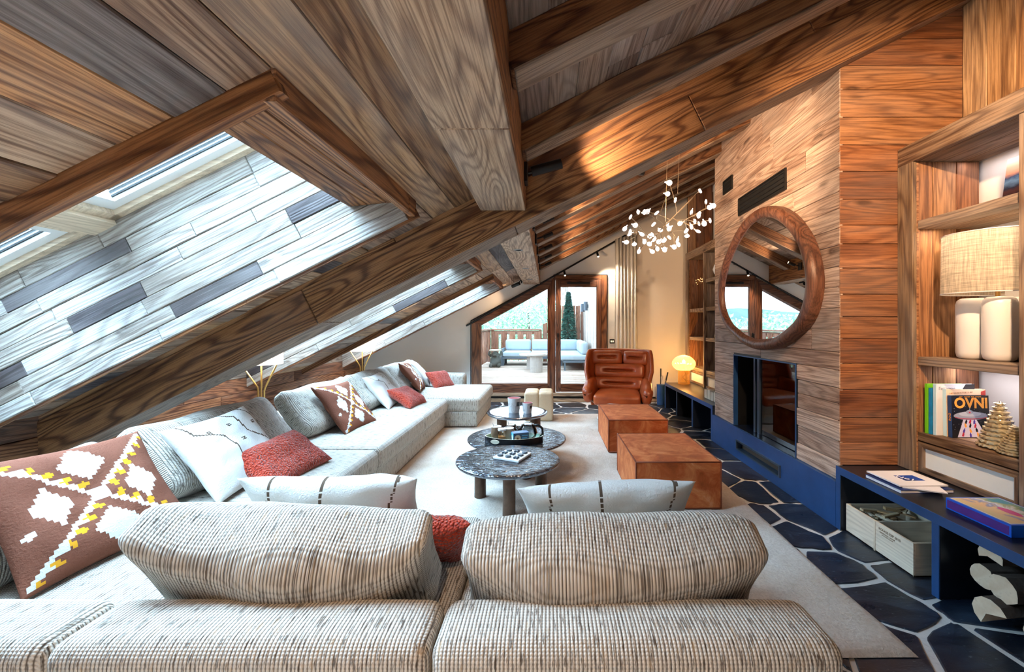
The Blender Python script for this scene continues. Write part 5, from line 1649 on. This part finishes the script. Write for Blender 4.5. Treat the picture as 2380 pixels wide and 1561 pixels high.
# ------------------------------------------------------------------ chandelier of small white leaves
def chandelier():
    px = [(250, 395), (315, 390), (175, 460), (245, 452), (295, 485), (150, 520), (205, 515), (190, 548), (165, 565), (170, 600), (230, 590), (225, 612), (250, 665), (290, 640), (270, 615), (335, 670), (360, 635),
          (335, 600), (390, 595), (400, 555), (430, 650), (415, 655), (385, 640), (460, 625), (485, 585), (495, 630), (525, 615), (490, 505), (560, 480), (530, 550), (560, 570), (585, 570), (465, 465), (605, 480),
          (610, 530), (640, 435), (670, 495), (680, 460), (625, 385), (690, 395), (735, 370), (655, 265), (710, 325), (470, 250), (375, 300), (450, 365), (380, 535), (300, 590), (310, 575), (285, 545), (470, 560)]
    c = V((1.16, 3.75, 2.365))
    t = thing('chandelier', 'branching chandelier of many small white leaf bulbs', 'chandelier', c)
    rg = random.Random(6)
    SCL = 3.75 / 925 / 2.7875
    bulbs = [V(((x - 440) * SCL, rg.uniform(-.27, .27), (500 - y) * SCL)) for x, y in px]
    nodes = [V((-.10 + .30 * k / 8, .0, -.06 + .30 * k / 8)) for k in range(9)]
    WIRE = plain('chandelier_wire', '#b9a58c', .3, .8)
    B().tube(nodes, .006, 8).build('stem', WIRE, t, smooth=True)
    g = B(); net = list(nodes)
    for q in sorted(bulbs, key=lambda p: (p - V((.05, 0, .08))).length):
        a = min(net, key=lambda p: (p - q).length + .35 * p.length)
        d = q - a
        mid = a + d * .45 + V((0, 0, .05 * d.length))
        g.tube([a, mid, q], .003, 5)
        net.append(mid)
    g.build('branches', WIRE, t)
    lf = B(); lf.lathe([(.001, -.025), (.016, -.020), (.024, -.006), (.0245, .004), (.017, .019), (.007, .026), (.005, .042), (.001, .044)], n=14, sy=.45)
    leafm = plain('lit_leaf', '#ffffff', .4, emit=1.1, ecol='#fff0e6')
    first = lf.build('leaf_bulb', leafm, t, smooth=True)
    for i, q in enumerate(bulbs):
        o = first if i == 0 else first.copy()
        if i: COL.objects.link(o); o.parent = t
        o.location = q
        o.rotation_euler = (rg.uniform(-1.2, 1.2), rg.uniform(-1.5, 1.5), rg.uniform(0, 6))
    for x, z0 in ((-.055, .02), (.06, .28)):
        B().tube([(x, 0, z0), (x + .02, 0, zR(c.x + x) - c.z + .1)], .0016, 5).build('cable', WIRE, t)
chandelier()

# ------------------------------------------------------------------ spots, track, downlights
def spot(label, p, aim, r=.032, L=.15, mount=None):
    t = thing('spotlight', label, 'spotlight', p, 0, 'black cylinder spotlights')
    d = (V(aim) - V(p)).normalized()
    B().tube([-d * L * .5, d * L * .5], r, 18).build('lamp_head', BLACK, t, smooth=40)
    B().tube([d * (L * .5 - .004), d * (L * .5 + .001)], r * .8, 18).build('lens', plain('spot_lens', '#ffe9cf', .4, emit=6, ecol='#ffd2a0'), t)
    if mount is not None:
        mv = V(mount) - V(p)
        B().tube([(0, 0, 0), mv * .9], .008, 8).build('arm', BLACK, t)
        B().cbox(mv, (.02, .09, .12), .003).build('mount_plate', BLACK, t)
    return t
spot('black spotlight on the pale purlin just before the big sloping beam', (-.01, 2.44, 2.37), (1.2, 2.5, 2.72), .03, .19, (-.135, 2.44, 2.33))
light('purlin_spot', 'SPOT', (.10, 2.42, 2.42), 26, WARM, (1.2, 2.66, 2.86), spot=100, blend=.8, radius=.03)
spot('black spotlight on the far end of the pale purlin near the gable', (-.56, 6.9, 2.11), (-1.2, 7.3, 1.9), .03, .16, (-.46, 6.9, 2.2))
light('gable_spot', 'SPOT', (-.62, 6.9, 2.08), 12, WARM, (-1.5, 7.35, 1.75), spot=80, blend=.7, radius=.03)
for i, y in enumerate((3.74, 4.40, 5.06, 5.74, 6.42)):
    spot('small black spotlight tucked between rafters, %s from the big sloping beam' % ORD[i], (.0, y, 2.40), (1.2, y + .25, 3.0), .022, .11, (-.135, y, 2.36))
    light('rafter_spot', 'SPOT', (.07, y, 2.44), 15, WARM, (1.3, y + .28, 3.08), spot=100, blend=.8, radius=.03)
tk = thing('ceiling_track', 'thin black lighting track climbing the gable wall above the window', 'track', (0, YB - .06, 2.2))
B().tube([(-1.5, -.0, -.80), (1.42, -.0, .86)], .016, 8).build('rail', BLACK, tk)
for x in (-1.0, -.3, .5, 1.2):
    z = -.80 + (x + 1.5) * .5685
    B().tube([(x, .0, z), (x, .05, z)], .01, 6).build('bracket', BLACK, tk)
for i, (x, lab) in enumerate(((.28, 'small black track spotlight just above the door head'), (.88, 'small black track spotlight beside the white curtain'))):
    z = 2.2 - .80 + (x + 1.5) * .5685
    spot(lab, (x + .02, YB - .12, z - .06), (x + .1, YB - .5, z - .6), .02, .10)
    light('track_spot', 'SPOT', (x + .04, YB - .3, z - .14), 18 + 22 * i, (1, .78, .56), (x + .1 + .6 * i, YB - .1, 1.3), spot=100, blend=.8, radius=.03)
for i, y in enumerate((4.01, 5.30, 6.56, .2, -1.2)):  # last two: out of view, added as warm fill on the near sofa
    t = thing('downlight', 'round recessed downlight in the pale purlin, %s' % ('nearest the big sloping beam', 'middle of the three', 'nearest the gable wall', 'added out of view before the big sloping beam', 'added out of view behind the sofa')[i], 'downlight', (-.30, y, 2.1655), 0, 'recessed downlights in the purlin')
    B().lathe([(.044, -.004), (.048, .0), (.036, .0), (.034, -.004)], n=24).build('trim_ring', plain('ring_nickel', '#9c9690', .3, .8), t, smooth=40)
    B().lathe([(.001, -.0018), (.036, -.0018), (.036, .0), (.001, .0)], n=24).build('lens', plain('downlight_lens', '#fff2dc', .4, emit=7, ecol='#ffe0b8'), t)
    light('downlight_beam', 'SPOT', (-.30, y, 2.14), (13, 13, 16, 30, 130)[i], WARM, (-.30, y, 0), spot=110, blend=.7, radius=.03)
# wall washers in the roof over the fireplace side
for (p, aim, e, s, lab) in (((1.25, .75, 2.86), (2.45, 2.70, 2.0), 190, 82, 'black spotlight on the rafter nearest the camera, aimed at the bookcase'),
                       ((.70, 3.15, 2.62), (2.03, 3.85, 2.75), 60, 95, 'black spotlight behind the big sloping beam, aimed at the chimney breast')):
    spot(lab, p, aim, .025, .13, (p[0] - .02, p[1], zP(p[0]) - .03))
    d = (V(aim) - V(p)).normalized()
    light('wall_washer', 'SPOT', V(p) + d * .10, e, WARM, aim, spot=s, blend=.6, radius=.03)
light('shelf_led', 'AREA', (2.72, 2.35, 1.135), 1.0, (1, .9, .9), size=.03, size_y=.55, rot=(0, 0, 0))
light('shelf_led', 'AREA', (2.78, 2.35, 2.49), .7, (1, .9, .88), size=.03, size_y=.55, rot=(0, 0, 0))
light('shelf_led', 'AREA', (2.55, 2.35, 2.04), 1.2, (1, .78, .55), size=.03, size_y=.55, rot=(0, 0, 0))

# ------------------------------------------------------------------ curtain, switch, floor lamps
def curtain():
    b = B(); vs_ = []; fs = []; n = 90
    for j, z in enumerate((.03, 1.2, 2.4, 2.98)):
        for i in range(n + 1):
            u = i / n
            vs_.append((1.22 + .40 * u + .006 * math.sin(z * 3 + u * 9), YB - .10 + .022 * math.sin(u * 2 * PI * 6.3) + .008 * math.sin(u * 50 + z), z + (0.10 * u if j == 3 else 0)))
    for j in range(3):
        for i in range(n):
            k = j * (n + 1) + i
            fs.append((k, k + 1, k + n + 2, k + n + 1))
    b.add(vs_, fs)
    t = NT('curtain_linen')
    d = t.n('ShaderNodeBsdfDiffuse', {'Color': hx('#f2ece2')}); q = t.n('ShaderNodeBsdfTranslucent', {'Color': hx('#f2ece2')})
    mx = t.n('ShaderNodeMixShader', {0: .2, 1: d.outputs[0], 2: q.outputs[0]})
    t.t.links.new(mx.outputs[0], t.out.inputs[0])
    o = b.build('curtain', t.m, smooth=True)
    sm = o.modifiers.new('thickness', 'SOLIDIFY'); sm.thickness = .003
    tag(o, 'full-length white linen curtain drawn back beside the glazed door', 'curtain')
curtain()
t = thing('light_switch', 'small black double light switch beside the curtain', 'switch', (1.18, YB - .001, 1.115))
B().cbb((-.045, -.012, -.04), (.045, 0, .04), .003).build('switch_plate', BLACK, t)
for sx in (-1, 1):
    B().cbb((sx * .017 - .011, -.016, -.016), (sx * .017 + .011, -.012, .016), .002).build('rocker', plain('switch_glow', '#e8d9a8', .4, emit=.8), t)

def floor_lamp(label, x, y, flip=1):
    t = thing('floor_lamp', label, 'lamp', (x, y, 0), 0, 'brass floor lamps behind the sofa')
    for k in range(3):
        dx = (k - 1) * .03
        top = V((dx + (k - 1) * .145, (.11 if k == 1 else -.03), 1.005)); 
        pts = [V((dx * 3, -.02 if k != 1 else .05, .0)), V((dx, 0, .12)), V((dx, 0, .74)), V((dx + (k - 1) * .012, .004, .78)), top]
        if k == 1: pts[-1] = V((0, .0, 1.10))
        B().tube(pts, .0085, 10).build('rod', GOLD, t, smooth=True)
    B().lathe([(.13, 0), (.13, .012), (.001, .014)], n=28).build('foot', GOLD, t, smooth=40)
    sh = B(); sh.lathe([(.19, 1.01), (.185, 1.20)], n=40); sh.f = [f for f in sh.f if len(f) == 4]; sh.mi = [0] * len(sh.f)
    sh.build('lamp_shade', shade_mat('white_shade', '#f0ebe4', .5), t, smooth=True)
    light('floor_lamp_light', 'POINT', (x, y, 1.12), 5, WARM, radius=.05)
floor_lamp('nearer brass three-rod floor lamp with white shade behind the sofa', -2.92, 4.05)
floor_lamp('farther brass three-rod floor lamp with white shade behind the sofa', -2.92, 6.25)
# ------------------------------------------------------------------ terrace outside the gable
DZ = .15
deck = tag(B().bb((-2.6, YB + .28, -.2), (2.4, 14.3, DZ - .03)).build('terrace_floor', plain('joist', '#5a5048', .9)), kind='structure')
W_DECK = wood('deck_board', ['#b5a698', '#aa9b8d', '#bfb1a3', '#a39282'], .35, grey=.5, knots=.3)
fill(deck, W_DECK, (-2.6, YB + .29, DZ), (1, 0, 0), (0, 0, 1), 5.0, [.145] * 45, (2.2, 4), T=.03, rnd=random.Random(1))
W_RAIL = {a: wood('larch', ['#9a6a52', '#8c5d47', '#a5765c'], .5, axis=a, grey=.25) for a in 'XYZ'}
def rail_side(name, label, p0, p1, boards, hh=None):
    t = thing(name, label, 'railing', (p0[0], p0[1], DZ), 0, 'terrace railings')
    d = V((p1[0] - p0[0], p1[1] - p0[1], 0)); L = d.length; x = d.normalized()
    ax = 'X' if abs(x.x) > .5 else 'Y'
    rot = Matrix((x, V((-x.y, x.x, 0)), V((0, 0, 1)))).transposed()
    B().cbox(x * L / 2 + V((0, 0, 1.12)), (L, .16, .05), .006, rot).build('handrail', W_RAIL[ax], t)
    B().cbox(x * L / 2 + V((0, 0, 1.02)), (L, .05, .13), .004, rot).build('rail', W_RAIL[ax], t)
    B().cbox(x * L / 2 + V((0, 0, .12)), (L, .05, .10), .004, rot).build('rail', W_RAIL[ax], t)
    n = boards
    for i in range(n):
        c = x * (L * (i + .5) / n)
        B().cbox(c + V((0, 0, .56)) + rot @ V((0, -.04, 0)), (L / n * .72, .025, .98), .004, rot).build('board', W_RAIL['Z'], t)
    for e in (0.03, L - .03):
        B().cbox(x * e + V((0, 0, .55)), (.10, .10, 1.10), .005, rot).build('post', W_RAIL['Z'], t)
rail_side('terrace_railing', 'reddish wooden railing along the back of the terrace', (-1.97, 13.9), (-.24, 13.9), 6)
rail_side('terrace_railing', 'reddish wooden railing along the open side of the terrace', (-2.05, 7.75), (-2.05, 13.85), 20)
t = thing('privacy_fence', 'tall reddish board fence rising behind the terrace sofa', 'fence', (-.2, 13.95, DZ))
for i in range(9):
    x = .09 + i * .165
    h = min(1.95, 1.15 + .48 * (i + 1) * .42)
    b = B(); b.prism([(x - .078, 0), (x + .078, 0), (x + .078, h + .02), (x - .078, h - (.05 if h < 1.95 else 0))], 'Y', -.015, .015); b.build('board', W_RAIL['Z'], t)
B().cbb((.02, .016, 1.0), (1.5, .05, 1.1), .004).build('rail', W_RAIL['X'], t)
nb = struct('wall_neighbour')
fill(nb, wood('grey_cladding', ['#c3bab0', '#b5aca3', '#cbc3ba', '#aea59b'], .35, grey=.6, knots=.3), (1.22, YB + .3, DZ - .1), (0, 0, 1), (-1, 0, 0), 4.2, [.155] * 42, (4, 5), rnd=random.Random(4))
fill(nb, wood('grey_cladding', ['#c3bab0', '#b5aca3', '#cbc3ba', '#aea59b'], .35, grey=.6, knots=.3), (.72, 14.15, 2.3), (0, 0, 1), (0, -1, 0), 1.7, [.12] * 5, (4, 5), rnd=random.Random(5))
B().bb((1.245, YB + .3, 0), (1.4, 14.2, 4.3)).build('core', plain('roof_lining', '#4a3a2e', .9), nb)
for y, lab in ((13.2, 'grey cylinder wall lamp farther along the clad terrace wall'), (12.1, 'grey cylinder wall lamp nearer along the clad terrace wall')):
    t = thing('wall_lamp', lab, 'lamp', (1.14, y, 2.0), 0, 'terrace wall lamps')
    B().lathe([(.06, -.13), (.06, .13)], n=20).build('lamp_body', plain('lamp_grey', '#4b5560', .5), t, smooth=40)
    B().cbb((.055, -.03, -.05), (.078, .03, .05), .003).build('bracket', plain('lamp_grey', '#4b5560', .5), t)

def terrace_sofa():
    t = thing('terrace_sofa', 'pale blue-grey corner sofa on the terrace', 'sofa', (-.2, 12.9, DZ))
    FAB = plain('outdoor_fabric', '#9fb0ba', .9, noisy=.06, nscale=80)
    FR = plain('outdoor_frame', '#54636f', .5)
    def q(x, y, z): return V((x + .2, y - 12.9, z))
    def rb(n, a, b, r, m, pf=(0, 0, .012)):
        a, b = q(*a), q(*b)
        o = B(); o.rbox((a + b) / 2, [abs(v) for v in (b - a)], r, 4, pf); o.build(n, m, t, smooth=True, weld=True)
    B().cbb(q(-1.45, 12.45, .22), q(1.12, 13.35, .28), .005).build('seat_frame', FR, t)
    B().cbb(q(.42, 11.1, .22), q(1.12, 12.45, .28), .005).build('seat_frame', FR, t)
    for x in (-1.43, .40, 1.06):
        for y in (12.5, 13.3): B().cbb(q(x, y - .025, .0), q(x + .05, y + .025, .22), .003).build('leg', FR, t)
    for x in (.44, 1.06): B().cbb(q(x, 11.12, .0), q(x + .05, 11.17, .22), .003).build('leg', FR, t)
    B().cbb(q(-1.49, 12.45, 0), q(-1.43, 13.35, .53), .006).build('arm_frame', FR, t)
    for x0, x1 in ((-1.42, -.56), (-.55, .31)):
        rb('seat_cushion', (x0, 12.42, .285), (x1, 13.2, .44), .05, FAB)
        rb('back_cushion', (x0 + .01, 13.12, .44), (x1 - .01, 13.32, .80), .07, FAB, (0, .02, 0))
    rb('seat_cushion', (.33, 11.1, .285), (1.1, 13.2, .44), .05, FAB)
    rb('back_cushion', (.33, 13.12, .44), (.98, 13.32, .80), .07, FAB, (0, .02, 0))
    rb('back_cushion', (.93, 11.15, .44), (1.12, 12.15, .80), .07, FAB, (.02, 0, 0))
    rb('back_cushion', (.93, 12.18, .44), (1.12, 13.1, .80), .07, FAB, (.02, 0, 0))
terrace_sofa()
def terrace_table(label, x, y, r, h, rb):
    t = thing('terrace_table', label, 'table', (x, y, DZ), 0, 'stone terrace tables')
    ST = plain('terrace_stone', '#c3bdb6', .7, noisy=.12, nscale=20)
    B().lathe([(.001, h - .05), (r * .96, h - .05), (r, h - .03), (r, h - .006), (r * .985, h), (.001, h)], n=36).build('table_top', ST, t, smooth=35)
    B().lathe([(rb, 0), (rb, h - .05)], n=16).build('base', plain('terrace_stone_dark', '#a8a29c', .8, noisy=.15, nscale=20), t)
terrace_table('taller round stone table in front of the terrace sofa', -.32, 10.75, .25, .50, .17)
terrace_table('wider stone table just behind the taller one on the terrace', -.42, 11.55, .42, .44, .2)
def bear_stool():
    t = thing('carved_bear_stool', 'dark carved bear figure holding up a round seat on the terrace', 'stool', (-1.6, 12.1, DZ))
    m = plain('bear_wood', '#3d4038', .8, noisy=.4, nscale=14, bump=.6)
    b = B()
    b.lathe([(.13, .02), (.17, .08), (.165, .2), (.13, .3), (.15, .38), (.10, .42)], n=20)
    b.build('body', m, t, smooth=True)
    b = B(); b.rbox((0, -.08, .40), (.17, .2, .17), .07, 4); b.rbox((0, -.2, .37), (.08, .1, .07), .03, 3); b.build('head', m, t, smooth=True, weld=True)
    for sx in (-1, 1):
        B().tube([(sx * .12, -.03, .33), (sx * .19, -.04, .40), (sx * .17, -.03, .48)], [.05, .045, .04], 10).build('arm', m, t, smooth=True)
        B().tube([(sx * .09, 0, .09), (sx * .12, -.14, .06), (sx * .13, -.22, .05)], [.07, .06, .045], 10).build('leg', m, t, smooth=True)
    B().lathe([(.18, .49), (.19, .50), (.19, .525), (.18, .53)], n=24).build('seat', plain('bear_seat', '#b7aa98', .7), t, smooth=35)
bear_stool()

# trees beyond the terrace
def leafy(name, label, base, blobs, n, size, cols, seed, trunk=.1, needles=False):
    t = thing(name, label, 'tree', base, 0, 'trees beyond the terrace')
    rg = random.Random(seed)
    top = max(b[2] for b in blobs)
    b = B(); b.tube([(0, 0, 0), (.1, .05, top * .5), (0, 0, top)], [trunk, trunk * .7, trunk * .3], 8)
    for bl in blobs: b.tube([(0, 0, top * .35), V(bl[:3]) * .7 + V((0, 0, top * .1)), V(bl[:3])], [trunk * .45, trunk * .3, trunk * .1], 6)
    b.build('trunk', BARK, t)
    b = B(); tot = sum(bl[3] ** 2 for bl in blobs)
    for bl in blobs:
        for i in range(int(n * bl[3] ** 2 / tot)):
            while True:
                p = V((rg.uniform(-1, 1), rg.uniform(-1, 1), rg.uniform(-1, 1)))
                if .25 < p.length < 1: break
            p = V(bl[:3]) + V((p.x * bl[3], p.y * bl[3], p.z * bl[3] * .8))
            u = V((rg.uniform(-1, 1), rg.uniform(-1, 1), rg.uniform(-1, 1))).normalized(); w = u.orthogonal().normalized()
            s = size * rg.uniform(.6, 1.3)
            b.add([p - u * s, p + w * s * .5, p + u * s, p - w * s * .5], [(0, 1, 2, 3)], rg.randrange(len(cols)))
    o = b.build('foliage', [plain('leaf_' + c[1:], c, .7) for c in cols], t); o['kind'] = 'stuff'
PALE = ['#8fbf9c', '#b0d4b4', '#7aad8c', '#c4dec0']
leafy('leafy_tree', 'pale green leafy tree behind the back railing, beside the window jamb', (-5.4, 17.2, -3), [(0, 0, 4.0, 1.3), (1.0, .2, 3.8, 1.0), (-1.2, -.3, 3.9, 1.3), (.1, .2, 2.6, 1.2)], 4200, .085, PALE, 1)
leafy('leafy_tree', 'taller pale green tree behind the fence, beside the window mullion', (-.9, 18, -3), [(0, 0, 5.0, 1.3), (-1.1, .3, 4.2, 1.2), (.9, .2, 4.8, 1.1), (-.2, 0, 3.2, 1.4)], 4200, .08, PALE, 2)
leafy('leafy_tree', 'broad green tree farthest off beyond the terrace', (-3.0, 24, -3), [(0, 0, 4.6, 2.2), (2.4, .5, 4.4, 2.0), (-2.6, 0, 4.0, 2.0)], 4200, .13, PALE, 3)
def conifer():
    t = thing('fir_tree', 'dark blue-green fir tree in front of the tall terrace fence', 'tree', (.70, 13.62, DZ))
    B().tube([(0, 0, 0), (0, 0, 2.3)], [.05, .01], 8).build('trunk', BARK, t)
    rg = random.Random(17); b = B()
    for i in range(3600):
        f = rg.random() ** .8
        z = .25 + 2.15 * f; r = .36 * (1 - f) ** .8 * rg.uniform(.5, 1.0) + .02
        a = rg.uniform(0, 2 * PI)
        p = V((r * math.cos(a), r * math.sin(a) * .6, z - .12 * r))
        d = V((math.cos(a), math.sin(a) * .6, rg.uniform(-.5, .3))).normalized(); w = d.cross(V((rg.uniform(-1, 1), rg.uniform(-1, 1), 1))).normalized()
        s = rg.uniform(.04, .075)
        b.add([p - d * s, p + w * s * .35, p + d * s, p - w * s * .35], [(0, 1, 2, 3)], rg.randrange(3))
    o = b.build('foliage', [plain('fir_' + c[1:], c, .7) for c in ('#2f5f55', '#3f7767', '#254d48')], t); o['kind'] = 'stuff'
conifer()

# ground and far hills
def hills():
    b = B(); rg = random.Random(3)
    n = 80
    for (yy, amp, base) in ((320, 9, 2), (520, 26, 5)):
        vs_ = []; fs = []
        for i in range(n + 1):
            x = -900 + 1500 * i / n
            h = base + amp * (.5 + .5 * noise.noise(V((x * .006, yy, 2)))) + amp * .18 * noise.noise(V((x * .03, yy, 7)))
            for j, (dy, k) in enumerate(((-120, 0), (-40, .6), (0, 1), (60, .2))):
                vs_.append((x, yy + dy, -8 + (h + 8) * k))
        for i in range(n):
            for j in range(3):
                k = i * 4 + j
                fs.append((k, k + 4, k + 5, k + 1))
        b.add(vs_, fs)
    tag(b.build('hills', plain('forest_green', '#4a6a62', .95, noisy=.3, nscale=.05), smooth=True), kind='structure')
    g = B(); g.add([(-900, 14.4, -6), (600, 14.4, -6), (600, 700, -8), (-900, 700, -8)], [(0, 1, 2, 3)])
    tag(g.build('ground', plain('meadow', '#7d9a70', .95)), kind='structure')
hills()
